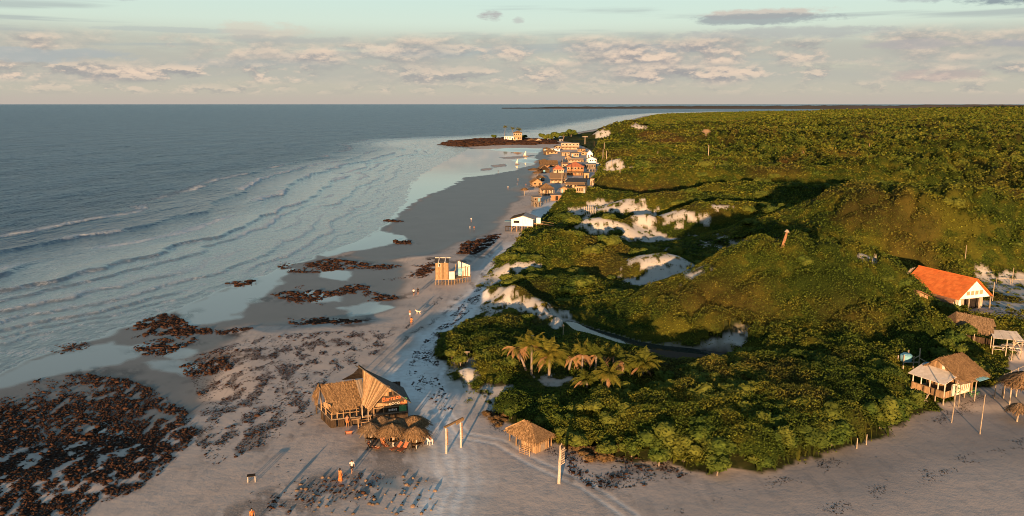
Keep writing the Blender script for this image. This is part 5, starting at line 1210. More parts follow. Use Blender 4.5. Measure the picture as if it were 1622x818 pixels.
# ------------------------------------------------------------------ village along the beach
def vhouse(px, py, w, d, h, roof, rh, wall, rmat, label, ang=0.0, stilts=0.0, nw=2, door=True, over=.5, floors=1, name='village_house', cat='house', porch=False):
    """px,py = foot of the facade centre; w in pixels, h and rh in metres"""
    x, y, z = G(px, py); D_ = math.hypot(x, y); W = w * D_ / FPX; hw = W / 2; r = random.Random(int(px * 7 + py))
    e = empty(name, (x, y, z), math.radians(ang), label, cat)
    if py < 262: h *= .66; rh *= .55
    elif py < 300: h *= .80; rh *= .8
    if px < 830 and py < 230: e.location.z += 1.5; h *= 1.5; rh *= 1.6
    z0 = stilts
    if stilts:
        m = MB()
        for i in range(4):
            for v in (0.2, d * .5, d - .2): m.beam((-hw + .2 + i * (W - .4) / 3, v, -.8), (-hw + .2 + i * (W - .4) / 3, v, z0 - .12), .28)
        m.build('stilts', M['plankgrey'], e)
        m = MB(); m.box(-hw - .4, hw + .4, -1.2, d, z0 - .14, z0 - .02); m.build('deck', M['plankgrey'], e)
    m = MB(); t = .2; zz = z0 + h * floors
    m.box(-hw, hw, 0, t, z0 - (0 if stilts else .6), zz); m.box(-hw, hw, d - t, d, z0 - (0 if stilts else .6), zz); m.box(-hw, -hw + t, t, d - t, z0 - (0 if stilts else .6), zz); m.box(hw - t, hw, t, d - t, z0 - (0 if stilts else .6), zz)
    if roof == 'gable': m.slab([(-hw, .0, zz), (hw, .0, zz), (0, .0, zz + rh - .12)], .2); m.slab([(hw, d, zz), (-hw, d, zz), (0, d, zz + rh - .12)], .2)
    m.build('wall', M[wall], e)
    o = over; m = MB(); th = .16
    if roof == 'gable':
        m.slab([(0, -o, zz + rh), (0, d + o, zz + rh), (-hw - o, d + o, zz - .1), (-hw - o, -o, zz - .1)], th); m.slab([(.001, d + o, zz + rh), (.001, -o, zz + rh), (hw + o, -o, zz - .1), (hw + o, d + o, zz - .1)], th)
    elif roof == 'side':
        m.slab([(-hw - o, d / 2, zz + rh), (-hw - o, -o, zz - .1), (hw + o, -o, zz - .1), (hw + o, d / 2, zz + rh)], th); m.slab([(hw + o, d / 2, zz + rh), (hw + o, d + o, zz - .1), (-hw - o, d + o, zz - .1), (-hw - o, d / 2, zz + rh)], th)
    elif roof == 'hip':
        rl = max(0.01, hw - d / 2); a, b = (-rl, d / 2, zz + rh), (rl, d / 2, zz + rh); c = [(-hw - o, -o, zz - .1), (hw + o, -o, zz - .1), (hw + o, d + o, zz - .1), (-hw - o, d + o, zz - .1)]
        m.slab([a, c[0], c[1], b], th); m.slab([b, c[1], c[2]], th); m.slab([b, c[2], c[3], a], th); m.slab([a, c[3], c[0]], th)
    elif roof == 'shed':
        m.slab([(-hw - o, d + o, zz + rh), (-hw - o, -o, zz + .05), (hw + o, -o, zz + .05), (hw + o, d + o, zz + rh)], th)
    else:
        m.box(-hw - o * .5, hw + o * .5, -o, d + .2, zz + .002, zz + .22)
    if 'thatch' in rmat and roof != 'flat':
        rr = m.r
        for i in range(int(W * d * 3)):
            u = rr.uniform(-hw - o, hw + o); v = rr.uniform(-o, d * .5); 
            if roof == 'gable': zt = zz - .1 + rh * (1 - abs(u) / (hw + o)); dv = Vector((1 if u > 0 else -1, 0, -rh / (hw + o)))
            elif roof in ('side', 'hip'): zt = zz - .1 + rh * (v + o) / (d / 2 + o); dv = Vector((0, -1, -rh / (d / 2 + o)))
            else: continue
            if roof == 'hip' and abs(u) > hw - (v) * .9: continue
            p = Vector((u, v, zt + .12)); m.add([p, p + Vector((.18, .1, .0)), p + dv * .9 + Vector((.15, .1, .02)), p + dv * .9], [(0, 1, 2, 3)])
    m.build('roof', M[rmat], e)
    for f in range(floors):
        zb = z0 + f * h
        n = nw + (1 if door else 0); k0 = r.randrange(n)
        for i in range(n):
            cx = -hw + W * (i + .5) / n; ww = min(1.4, W / n * .5)
            if door and i == k0 and f == 0:
                m = MB(); m.box(cx - ww * .4, cx + ww * .4, -.06, -.005, zb + .05, zb + min(2.0, h * .85)); m.build('door', M[r.choice(['dark', 'darkwood', 'blue'])], e)
            else: window(e, cx - ww / 2, cx + ww / 2, -.005, zb + h * .4, zb + h * .8, M[r.choice(['white', 'plank', 'cream'])], M['dark'])
        if floors > 1 and f == 1:
            m = MB(); m.box(-hw - .1, hw + .1, -1.3, -.002, zb - .15, zb); m.beam((-hw, -1.25, zb + .9), (hw, -1.25, zb + .9), .12)
            for i in range(7): m.beam((-hw + W * i / 6, -1.25, zb), (-hw + W * i / 6, -1.25, zb + .9), .1)
            m.build('balcony', M[wall], e)
    if porch:
        m = MB(); m.slab([(-hw, -.05, z0 + h * .95), (-hw, -3.0, z0 + h * .72), (hw, -3.0, z0 + h * .72), (hw, -.05, z0 + h * .95)], .1)
        for i in range(5): m.beam((-hw + W * i / 4, -2.8, -.5), (-hw + W * i / 4, -2.8, z0 + h * .72), .2)
        m.build('porch', M['plank'], e)
    return e
VH = [
 (866, 309.5, 20, 6, 2.2, 'hip', 1.8, 'cream', 'thatch', 'small cream house with straw hip roof, nearest to the white stilt house', 6, 1.0, 2),
 (882, 318, 18, 4, 2.2, 'shed', .2, 'orangewall', 'plankgrey', 'low yellow-orange walled terrace right below the cream straw-roofed house', -6, 0, 0),
 (851, 328, 11, 5, 1.6, 'flat', .1, 'plankgrey', 'plankgrey', 'ruined grey plank platform on stilts at the near end of the village', 10, 2.0, 1),
 (851, 297, 15, 7, 1.8, 'gable', 2.2, 'plank', 'thatch', 'straw gable hut at the seaward edge above the cream house', 8, .8, 1),
 (884, 290, 24, 8, 2.6, 'shed', 2.8, 'cream', 'plank', 'long cream house under a wide slanting plank roof', -3, 0, 3),
 (911, 278, 26, 9, 3.0, 'hip', 3.0, 'orangewall', 'redroof', 'two-storey orange house with the brightest red roof of the village', -4, 0, 4, 2),
 (885, 274, 16, 7, 2.6, 'hip', 2.6, 'cream', 'redroof', 'smaller red-roofed house left of the two-storey orange house', 2, 0, 3),
 (911, 301, 30, 10, 3.6, 'shed', .8, 'cream', 'darkroof', 'cream house with low dark roof and several dark doors', -12, 0, 4),
 (920, 308, 14, 4, 2.8, 'flat', .2, 'tan', 'plank', 'tan balcony building at the dune foot, rightmost of the near village', -14, 0, 3),
 (929, 284, 8, 5, 3.8, 'flat', .2, 'plank', 'plankgrey', 'narrow brown plank tower house beside the red-roofed house', 0, 0, 0),
 (938, 294, 6, 3, 4.0, 'flat', .2, 'cream', 'plank', 'slim cream tower on the green slope right of the village', 0, 0, 1),
 (862, 274, 17, 8, 2.2, 'gable', 3.2, 'darkwood', 'thatchold', 'dark open gable hut at the seaward side beside the straw parasols', 6, 0, 0),
 (870, 265, 26, 9, 2.4, 'side', 2.6, 'orangewall', 'thatch', 'long orange straw-roofed beach restaurant', 4, 0, 3),
 (863, 259, 14, 8, 2.2, 'hip', 2.6, 'plank', 'thatch', 'square straw-roofed kiosk at the sea side of the long orange restaurant', 5, 0, 1),
 (874, 244, 18, 12, 2.4, 'hip', 3.8, 'plank', 'thatch', 'straw-roofed hut alone on the far end of the village beach', 8, 0, 2),
 (880, 240, 14, 8, 3.2, 'shed', .6, 'white', 'canvas', 'white shack just behind the far straw-roofed hut', 0, 0, 1),
 (903, 237, 28, 12, 3.8, 'flat', .3, 'cream', 'cream', 'broad two-storey cream house, the highest of the village', -3, 0, 4, 2),
 (921, 241, 12, 9, 4.0, 'shed', .5, 'plank', 'darkroof', 'dark-roofed house right of the broad cream house', -4, 0, 2),
 (911, 249, 12, 9, 4.0, 'flat', .3, 'cream', 'plank', 'square cream flat-roofed house below the broad two-storey one', 0, 0, 2),
 (912, 258, 24, 10, 3.8, 'flat', .3, 'cream', 'cream', 'cream house with arches in the village centre', -5, 0, 4),
 (896, 247, 12, 8, 3.4, 'flat', .3, 'tan', 'plank', 'tan flat-roofed house on the sea side of the village centre', 2, 0, 2),
 (934, 250, 9, 10, 4.0, 'gable', 5.0, 'white', 'canvas', 'steep white pyramid-like house behind the village centre', -6, 0, 1),
 (937, 258, 15, 9, 3.6, 'gable', 3.0, 'white', 'cream', 'white gabled house with wide window, behind the village centre', -8, 0, 3),
 (920, 267, 19, 10, 3.0, 'shed', 1.0, 'plankgrey', 'greyroof', 'grey sheet-roofed row house behind the red-roofed house', -6, 0, 4),
 (936, 272, 14, 8, 3.4, 'flat', .2, 'plankgrey', 'greyroof', 'shaded grey house on white stilts at the green slope', -8, 1.5, 3),
 (945, 266, 6, 5, 3.2, 'flat', .2, 'white', 'white', 'small white cube house at the right end of the village', 0, 0, 0),
 (806, 224, 15, 8, 3.2, 'flat', .4, 'white', 'white', 'long low white wall-house on the rocky point', 0, 0, 3),
 (820, 225, 13, 9, 4.0, 'hip', 2.5, 'tan', 'thatch', 'two-storey tan house on the rocky point among palms', 0, 0, 3, 2),
 (842, 226, 14, 9, 3.0, 'hip', 3.4, 'tan', 'thatch', 'straw-roofed brown house at the root of the rocky point', 4, 0, 2),
 (853, 226, 9, 8, 3.2, 'gable', 3.6, 'cream', 'thatchold', 'steep pale gable hut right of the brown point house', 12, 0, 1),
 (889, 224, 6, 8, 3.0, 'shed', .5, 'greyroof', 'greyroof', 'grey shed in the trees above the village', 0, 0, 0)]
VH += [
 (868, 303, 9, 4, 2.0, 'shed', .3, 'plank', 'plankgrey', 'small lean-to of grey planks behind the cream straw-roofed house', 4, 0, 1),
 (893, 309, 10, 4, 2.2, 'gable', 1.0, 'plank', 'thatchold', 'little brown straw-roofed shack in the shade below the long cream house', -10, .6, 1),
 (902, 291, 10, 5, 2.6, 'shed', .5, 'darkwood', 'greyroof', 'dark lean-to between the long cream house and the dark-roofed one', -4, 0, 1),
 (858, 287, 9, 5, 2.0, 'gable', 1.4, 'darkwood', 'thatchold', 'tiny dark straw hut above the seaward gable hut', 12, 0, 1),
 (895, 266, 9, 6, 3.0, 'shed', .6, 'plank', 'oldtile', 'small weathered tile-roofed house above the smaller red roof', 5, 0, 1),
 (900, 254, 9, 6, 3.2, 'gable', 1.6, 'tan', 'oldtile', 'small tan house with weathered tiles in the upper village', -8, 0, 1),
 (926, 246, 10, 7, 3.0, 'gable', 1.8, 'plank', 'darkroof', 'dark-gabled plank house in front of the steep white one', -6, 0, 1),
 (884, 236, 9, 7, 2.8, 'gable', 1.6, 'tan', 'thatchold', 'brown straw shack left of the broad cream house', 6, 0, 1),
 (866, 239, 10, 7, 2.6, 'hip', 2.0, 'plank', 'thatchold', 'low round-backed straw hut nearest the far end of the beach', 0, 0, 1)]
for v in VH:
    vhouse(v[0], v[1], v[2], v[3], v[4], v[5], v[6], v[7], v[8], v[9], v[10], v[11], v[12], floors=v[13] if len(v) > 13 else 1, porch=(v[2] >= 20))
# ------------------------------------------------------------------ rocks, rubble and seaweed
_bm = bmesh.new(); bmesh.ops.create_icosphere(_bm, subdivisions=1, radius=1.0); ICO_V = np.array([v.co[:] for v in _bm.verts]); ICO_F = np.array([[v.index for v in f.verts] for f in _bm.faces]); _bm.free()
def rock_cloud(x, y, z, s, rng, flat=0.55):
    n = len(x); nv = len(ICO_V)
    D = ICO_V[None] * (1 + 0.35 * (rng.random((n, nv, 1)) - .5)) * (s[:, None, None])
    D = D * np.stack([rng.uniform(.7, 1.4, n), rng.uniform(.7, 1.2, n), flat * rng.uniform(.6, 1.3, n)], 1)[:, None, :]
    a = rng.uniform(0, 6.28, n); c, s_ = np.cos(a)[:, None], np.sin(a)[:, None]
    X = D[:, :, 0] * c - D[:, :, 1] * s_ + x[:, None]; Y = D[:, :, 0] * s_ + D[:, :, 1] * c + y[:, None]; Z = D[:, :, 2] + z[:, None]
    V = np.stack([X, Y, Z], 2).reshape(-1, 3); F = (ICO_F[None] + (np.arange(n) * nv)[:, None, None]).reshape(-1, 3)
    return V, F, np.repeat(rng.random(n), nv)
def rock_obj(name, V, F, S, m, origin=None):
    if origin is not None: V = V - np.array(origin)
    me = np_mesh(name, V, F, (m,)); at = me.attributes.new('sh', 'FLOAT', 'POINT'); at.data.foreach_set('value', S.astype(np.float32))
    return link(name, me, None, origin)
def sample_poly(poly, n, rng):
    p = np.array(poly); x = rng.uniform(p[:, 0].min(), p[:, 0].max(), n); y = rng.uniform(p[:, 1].min(), p[:, 1].max(), n)
    k = poly_sd(x, y, poly) > 0; return x[k], y[k]
rg = np.random.default_rng(77)
def area(poly):
    p = np.array(poly); return abs(np.dot(p[:, 0], np.roll(p[:, 1], 1)) - np.dot(p[:, 1], np.roll(p[:, 0], 1))) / 2
def bbox_area(poly): p = np.array(poly); return np.ptp(p[:, 0]) * np.ptp(p[:, 1])
acc = []
LED = {1: ('broad dark reef of weedy rock reaching into the pools, left of centre', .32), 2: ('small rocky patch in the shallows near the left edge', .28), 3: ('long rust-brown reef ledge farthest up the beach, seaward of the plank hut', .42),
       4: ('flat rust-brown reef ledge in the middle of the three by the pools', .4), 5: ('lowest rust-brown reef ledge, lying along the pool edge', .32), 6: ('brown stone ledge just left of the stilt plank hut', .38),
       9: ('long dark rocky point running out into the sea beyond the village', 1.6), 10: ('tiny left-hand rock standing in the shallow water', .5), 11: ('right-hand flat rock standing in the shallow water', .5)}
for i, (poly, dn) in enumerate(ROCKP):
    big = LED.get(i, (None, .2))[1]
    dens = {0: 40, 8: 14, 12: 22, 2: 16}.get(i, 1.1 / big ** 2 * (4.0 if i != 9 else 1.4))
    n = int(bbox_area([tuple(q) for q in poly]) * dens * 1.0); n = min(n, 150000)
    x, y = sample_poly(poly, n, rg)
    if i == 0: kk = (np.abs(np.arctan2(x, y)) < .62) & (y > 60); x, y = x[kk], y[kk]
    d_ = rock_density(x, y); k = rg.random(len(x)) < d_ ** 1.3; x, y, d_ = x[k], y[k], d_[k]
    s = (.11 if i == 0 else .11 if i == 8 else (big if i == 9 else big * .55) if i in LED else big) * np.exp(rg.normal(-.35, .5, len(x)))
    if i == 9:
        b_ = sstep(poly_sd(x, y, poly), 0, 14); z = ground(x, y) + b_ * 1.1 + .1
    else: z = ground(x, y) + s * .12
    if not len(x): continue
    V, F, S = rock_cloud(x, y, z, s, rg, .34 if i in LED else .6)
    if i == 0: print('main rubble', len(x))
    if i in LED:
        o = rock_obj('reef_rock', V, F, S, M['rock'], (float(x.mean()), float(y.mean()), 0.0)); tag(o, LED[i][0], 'reef')
    else: acc.append((V, F, S))
for poly, dn in SPARSE[:1] + SPARSE[2:4]:
    x, y = sample_poly(poly, int(bbox_area([tuple(q) for q in poly]) * 16), rg)
    k = rg.random(len(x)) < sstep(fbm(x / 1.3, y / 2.4, 161, 3), .45, .62) * .9; x, y = x[k], y[k]; s = .075 * np.exp(rg.normal(0, .45, len(x)))
    acc.append(rock_cloud(x, y, ground(x, y), s, rg, .5))
V = np.concatenate([a[0] for a in acc]); S = np.concatenate([a[2] for a in acc]); off = 0; Fs = []
for v, f, s_ in acc: Fs.append(f + off); off += len(v)
o = rock_obj('rock_rubble', V, np.concatenate(Fs), S, M['rock']); tag(o, 'dark weedy rubble of small stones carpeting the lower left beach', 'rubble', kind='stuff'); print('rubble', len(S) // 12)
# dark weed scraps on dry sand: thin curled pieces
def scraps(x, y, z, l, rng):
    n = len(x); l = l * .8; a = rng.uniform(0, 3.14, n); dx, dy = np.cos(a) * l / 2, np.sin(a) * l / 2; w = l * rng.uniform(.12, .35, n) / 2
    nx, ny = -np.sin(a) * w, np.cos(a) * w; h = l * rng.uniform(.02, .09, n)
    V = np.stack([np.stack([x - dx - nx, y - dy - ny, z], 1), np.stack([x + dx - nx, y + dy - ny, z + .01], 1), np.stack([x + dx * .8 + nx, y + dy * .8 + ny, z + h * .6], 1), np.stack([x - dx * .7 + nx, y - dy * .7 + ny, z + h], 1)], 1).reshape(-1, 3)
    return V, np.arange(4 * n).reshape(-1, 4), np.repeat(rng.random(n), 4)
sx_, sy_, sl_ = [], [], []
for poly, dn in SPARSE:
    n = int(bbox_area([tuple(q) for q in poly]) * dn * 5); x, y = sample_poly(poly, n, rg)
    k = rg.random(len(x)) < sstep(fbm(x / 1.6, y / 3.0, 160, 3), .46, .62); sx_.append(x[k]); sy_.append(y[k]); sl_.append(rg.uniform(.12, .5, k.sum()))
for ln in WRACK:
    for (a, b) in zip(ln[:-1], ln[1:]):
        L = math.hypot(b[0] - a[0], b[1] - a[1]); n = int(L * 44); t = rg.random(n)
        x = a[0] + (b[0] - a[0]) * t + rg.normal(0, .3, n); y = a[1] + (b[1] - a[1]) * t + rg.normal(0, .55, n)
        x = x + (fbm(y / 4, x / 4, 163, 2) - .5) * 3
        k = rg.random(n) < sstep(fbm(x / 2.5, y / 2.5, 162, 3), .42, .56); sx_.append(x[k]); sy_.append(y[k]); sl_.append(rg.uniform(.06, .32, k.sum()))
x = np.concatenate(sx_); y = np.concatenate(sy_); l = np.concatenate(sl_)
V, F, S = scraps(x, y, ground(x, y) + .01, l, rg)
o = rock_obj('seaweed_scraps', V, F, S, M['weed']); tag(o, 'dark scraps and lines of dried seaweed and twigs strewn over the sand', 'seaweed', kind='stuff')
# loose stones of the front beach, one by one
r = random.Random(21); stv = []
for i in range(5):
    V, F, S = rock_cloud(np.zeros(1), np.zeros(1), np.zeros(1) + .1, np.ones(1), rg, .8); me = np_mesh('stone', V, F, (M['stone'],)); at = me.attributes.new('sh', 'FLOAT', 'POINT'); at.data.foreach_set('value', S.astype(np.float32)); stv.append(me)
spots = [(r.uniform(470, 690), r.uniform(755, 815)) for _ in range(70)] + [(675, 762), (648, 770), (655, 776)]
for px, py in spots:
    x, y, z = G(px, py); s_ = r.uniform(.09, .24); o = link('stone', stv[r.randrange(5)], None, (x, y, z), r.uniform(0, 6)); o.scale = (s_ * 1.2, s_, s_)
    tag(o, 'small sunlit stone casting a long shadow on the front sand', 'stone', 'loose stones on the front sand')

# ------------------------------------------------------------------ palms
M_FR = leaf_mat('green_fronds', (0.04, 0.060, 0.010), (0.10, 0.11, 0.016), (0.19, 0.155, 0.025), (0.1, 0.07, 0.03), False, 0.8)
M_FD = NT('dry_fronds'); M_FD.set(Base_Color=M_FD.mix(M_FD.noise(M_FD.obj(), 2.5, 3), (0.16, 0.085, 0.035), (0.36, 0.20, 0.085)), Roughness=.9); M_FD = M_FD.m
def frond(V, F, az, el, L, droop, rr, base, n=26, lw=.75):
    p = Vector(base); d = Vector((math.cos(az) * math.cos(el), math.sin(az) * math.cos(el), math.sin(el))); side = Vector((-math.sin(az), math.cos(az), 0))
    step = L / n; tw = rr.uniform(-.3, .3)
    for i in range(n):
        d = (d + Vector((0, 0, -droop * (.4 + i / n)))).normalized(); q = p + d * step; t = i / n
        up = side.cross(d).normalized(); w = .03 * (1 - t) + .008; o = len(V)
        V += [tuple(p - up * w), tuple(p + up * w), tuple(q + up * w), tuple(q - up * w)]; F.append((o, o + 1, o + 2, o + 3))
        if i > 2:
            ll = lw * math.sin(math.pi * min(.96, .18 + t * .85)) * rr.uniform(.8, 1.1)
            for sg in (-1, 1):
                dirn = (side * sg * .85 + d * .55 - Vector((0, 0, 1)) * (.35 + rr.uniform(-.1, .35)) + up * tw * sg).normalized(); o = len(V); wd = d * step * .42
                m_ = p + dirn * ll * .55 + up * .02; e_ = p + dirn * ll - Vector((0, 0, ll * .18))
                V += [tuple(p - wd * .5), tuple(p + wd * .5), tuple(m_ + wd * .9), tuple(e_), tuple(m_ - wd * .9)]; F.append((o, o + 1, o + 2, o + 3, o + 4))
        p = q
def palm(px, py, H, lean, R, ng, nd, label, seed, name='palm_tree', group=None, z=None):
    x, y, zz = G(px, py); rr = random.Random(seed); e = empty(name, (x, y, zz), 0, label, 'palm', group)
    pts = [(lean[0] * t ** 1.6, lean[1] * t ** 1.6, -.5 + (H + .5) * t) for t in (0, .25, .5, .75, 1)]
    r0 = max(.13, R * .05)
    tv, tf = tube_np(pts, [r0 * 1.5, r0 * 1.1, r0, r0 * .95, r0 * 1.2], 8); link('trunk', py_mesh('trunk', tv, tf, (M_BARK,), True), e)
    R *= .88; V = []; F = []
    for k in range(int(ng * 1.5)): frond(V, F, k * 2.399 + rr.uniform(-.2, .2), rr.uniform(.25, 1.35), R * rr.uniform(.8, 1.1), rr.uniform(.04, .10), rr, pts[-1], n=30, lw=R * .27)
    link('green_fronds', py_mesh('green_fronds', V, F, (M_FR,)), e)
    if nd:
        V = []; F = []
        for k in range(nd): frond(V, F, rr.uniform(0, 6.28), rr.uniform(-.5, .5), R * rr.uniform(.7, 1.0), rr.uniform(.06, .12), rr, pts[-1], lw=R * .16)
        link('dry_fronds', py_mesh('dry_fronds', V, F, (M_FD,)), e)
    return e
GP = 'palms of the grove behind the thicket'
palm(842, 595, 4.4, (0, .3), 3.2, 12, 9, 'slender tallest palm at the left of the grove, thin bare trunk', 1, group=GP)
palm(834, 590, 3.6, (-1.6, .2), 3.3, 4, 13, 'mostly dried palm leaning left with long brown fronds', 2, group=GP)
palm(870, 599, 3.0, (0, .2), 4.0, 16, 5, 'widest green palm of the grove with tall arching fronds', 3, group=GP)
palm(900, 590, 2.2, (.6, .3), 3.5, 4, 12, 'orange-brown dried palm right of the widest green one', 4, group=GP)
palm(921, 594, 2.9, (.2, 0), 3.3, 5, 10, 'half dried palm in the middle of the grove', 5, group=GP)
palm(943, 598, 3.2, (.1, .2), 3.2, 9, 5, 'green and brown palm at the back of the middle grove', 6, group=GP)
palm(931, 622, 1.6, (-.2, 0), 3.0, 13, 3, 'short bushy palm at the front of the grove', 7, group=GP)
palm(958, 634, 3.4, (.5, .3), 3.2, 14, 4, 'front palm with a visible brown trunk foot', 8, group=GP)
palm(985, 606, 2.8, (.2, .2), 3.2, 4, 10, 'dried palm leaning over left of the rightmost green one', 9, group=GP)
palm(1017, 607, 2.4, (.1, .1), 3.9, 17, 4, 'full green palm at the right end of the grove', 10, group=GP)
palm(970, 592, 2.6, (.1, .1), 2.8, 9, 4, 'small palm at the back right of the grove', 11, group=GP)
palm(799, 221, 13.5, (1, 0), 4.2, 12, 0, 'left tall palm on the rocky point', 12)
palm(810.5, 221, 11.5, (1, 0), 4.2, 12, 0, 'middle tall palm on the rocky point', 13)
palm(822, 220, 10.5, (0, 0), 5.0, 16, 2, 'bushier palm beside the two-storey point house', 14)
for i, (px, py, h_) in enumerate([(1269, 262, 9), (1300, 262, 8), (1376, 243, 7), (1238, 258, 7)]):
    palm(px, py, h_, (0, 0), 4.2, 14, 3, ['slim dark palm standing in the far scrub', 'broad palm right of the slim dark one in the far scrub', 'pale palm standing out of the far forest', 'small palm left of the slim dark one in the far scrub'][i], 30 + i)
# shrubs on the point and among the palms
for i, (px, py, s_, lb) in enumerate([(1050, 612, 1.25, 'loose young tree at the right end of the palm grove'), (1082, 600, 1.2, 'small leafy tree alone right of the palm grove'), (950, 622, 1.1, 'bright green bush under the front palms'), (985, 628, 1.2, 'bright green bush at the foot of the right palms'), (805, 590, 1.3, 'leafy bush left of the palm grove'),
        (782, 221, 3, 'tiny bush at the tip of the point houses'), (868, 224, 4.4, 'dark green tree behind the village end'), (880, 222, 4.6, 'second tree behind the village end'), (893, 221, 4.4, 'third tree behind the village end'), (858, 221, 3.8, 'bush between the village and the point'), (830, 221, 3.0, 'low brown-green bush right of the point house'), (905, 219, 5, 'rounded tree above the upper village house')]):
    x, y, z = G(px, py); make_tree(BUSHV[i % 4], (x, y, z - .2), i * 1.3, (s_, s_, s_), 'bush', lb, 'bush', None)
# dune-top tree clumps left of the far dune, and the carved palm stump on the beach
x, y, z = G(885, 766); e = empty('palm_stump', (x, y, z), 0, 'dead palm trunk with its lower half painted white and stubs of cut fronds', 'palm stump')
m = MB(); m.tube([(0, 0, -.4), (.05, 0, 1.0), (.08, 0, 2.3)], [.2, .17, .16], 9); m.build('painted_trunk', M['whitepost'], e, True)
m = MB(); m.tube([(.08, 0, 2.3), (.15, 0, 3.4), (.1, .02, 4.2)], [.165, .15, .07], 9)
for k in range(7): zz = 2.1 + k * .26; m.slab([(.2, -.12, zz), (.25, .12, zz), (.62, .05, zz + .32), (.6, -.1, zz + .25)], .07)
m.tube([(.1, 0, 4.1), (.3, 0, 4.5)], [.06, .02], 5); m.tube([(.15, 0, 3.5), (.75, 0, 3.75)], [.06, .03], 5); m.build('frond_stubs', M['pole'], e)
# ------------------------------------------------------------------ people
def skin_body(name, J, E, mat_):
    """one continuous body grown from a joint skeleton"""
    names = list(J); me = bpy.data.meshes.new(name); me.from_pydata([J[k][:3] for k in names], [(names.index(a), names.index(b)) for a, b in E], []); me.update()
    o = bpy.data.objects.new(name, me); COL.objects.link(o); md = o.modifiers.new('s', 'SKIN'); 
    for i, k in enumerate(names): me.skin_vertices[0].data[i].radius = (J[k][3], J[k][4] if len(J[k]) > 4 else J[k][3])
    me.skin_vertices[0].data[names.index('pelvis')].use_root = True
    md2 = o.modifiers.new('u', 'SUBSURF'); md2.levels = 1
    bpy.context.view_layer.update(); m2 = bpy.data.meshes.new_from_object(o.evaluated_get(bpy.context.evaluated_depsgraph_get()))
    bpy.data.objects.remove(o); m2.materials.clear(); m2.materials.append(mat_); m2.polygons.foreach_set('use_smooth', np.ones(len(m2.polygons), bool)); return m2
def pose_joints(pose):
    J = dict(pelvis=(0, 0, .92, .13, .10), spine=(0, 0, 1.12, .115, .09), chest=(0, -.01, 1.33, .14, .10), neck=(0, 0, 1.46, .05), head=(0, -.01, 1.57, .085, .095), crown=(0, 0, 1.645, .06))
    for s, n in ((-1, 'L'), (1, 'R')):
        J['sh' + n] = (s * .17, 0, 1.39, .052); J['el' + n] = (s * .235, .02, 1.13, .04); J['wr' + n] = (s * .25, -.06, .90, .027); J['pa' + n] = (s * .25, -.09, .82, .032, .018)
        for k in range(5): J['f%d%s' % (k, n)] = (s * (.25 - .02 + .0) + (k - 2) * .004, -.09 + (k - 2) * .02, .72 + abs(k - 2) * .012, .009)
        J['hi' + n] = (s * .09, 0, .87, .09); J['kn' + n] = (s * .10, -.02, .49, .055); J['an' + n] = (s * .10, 0, .09, .035); J['to' + n] = (s * .11, -.16, .03, .032)
    def mv(k, x, y, z): J[k] = (x, y, z) + J[k][3:]
    if pose == 'walk':
        mv('knL', -.1, -.18, .50); mv('anL', -.1, -.22, .10); mv('toL', -.1, -.38, .06); mv('knR', .1, .06, .50); mv('anR', .1, .30, .16); mv('toR', .1, .20, .05)
        mv('elL', -.24, .14, 1.15); mv('wrL', -.25, .10, .92); mv('paL', -.25, .08, .84); mv('elR', .24, -.08, 1.14); mv('wrR', .25, -.24, .96); mv('paR', .25, -.29, .89)
    if pose == 'sit':
        for k in list(J): x, y, z = J[k][:3]; J[k] = (x, y, z - .44) + J[k][3:]
        for s, n in ((-1, 'L'), (1, 'R')):
            mv('kn' + n, s * .12, -.44, .50); mv('an' + n, s * .12, -.46, .09); mv('to' + n, s * .12, -.62, .04)
            mv('el' + n, s * .25, -.10, .70); mv('wr' + n, s * .16, -.32, .62); mv('pa' + n, s * .13, -.38, .58)
    if pose == 'recline':
        for k, v in dict(pelvis=(0, .1, .42), spine=(0, .28, .50), chest=(0, .46, .62), neck=(0, .57, .70), head=(0, .65, .78), crown=(0, .70, .84)).items(): mv(k, *v)
        for s, n in ((-1, 'L'), (1, 'R')):
            mv('sh' + n, s * .17, .5, .66); mv('el' + n, s * .26, .28, .52); mv('wr' + n, s * .2, .08, .52); mv('pa' + n, s * .16, .0, .52); mv('hi' + n, s * .09, .04, .42); mv('kn' + n, s * .1, -.36, .56); mv('an' + n, s * .1, -.72, .42); mv('to' + n, s * .1, -.78, .54)
    for s, n in ((-1, 'L'), (1, 'R')):
        px, py, pz = J['pa' + n][:3]; wx, wy, wz = J['wr' + n][:3]; d = Vector((px - wx, py - wy, pz - wz)).normalized()
        for k in range(5):
            L = (.05, .085, .095, .088, .07)[k]; o = Vector((0, (k - 2) * .016, 0)) if abs(d.z) > .5 else Vector(((k - 2) * .016, 0, 0))
            q = Vector((px, py, pz)) + d * L + o; J['f%d%s' % (k, n)] = (q.x, q.y, q.z, .009)
    E = [('pelvis', 'spine'), ('spine', 'chest'), ('chest', 'neck'), ('neck', 'head'), ('head', 'crown')]
    for n in 'LR': E += [('chest', 'sh' + n), ('sh' + n, 'el' + n), ('el' + n, 'wr' + n), ('wr' + n, 'pa' + n), ('pelvis', 'hi' + n), ('hi' + n, 'kn' + n), ('kn' + n, 'an' + n), ('an' + n, 'to' + n)] + [('pa' + n, 'f%d%s' % (k, n)) for k in range(5)]
    return J, E
POSES = {}
for ps in ('stand', 'walk', 'sit', 'recline'):
    J, E = pose_joints(ps); POSES[ps] = (J, skin_body('body_' + ps, J, E, M['skin']))
def sleeve(m, J, ks, gr, n=10):
    m.tube([J[k][:3] for k in ks], gr, n)
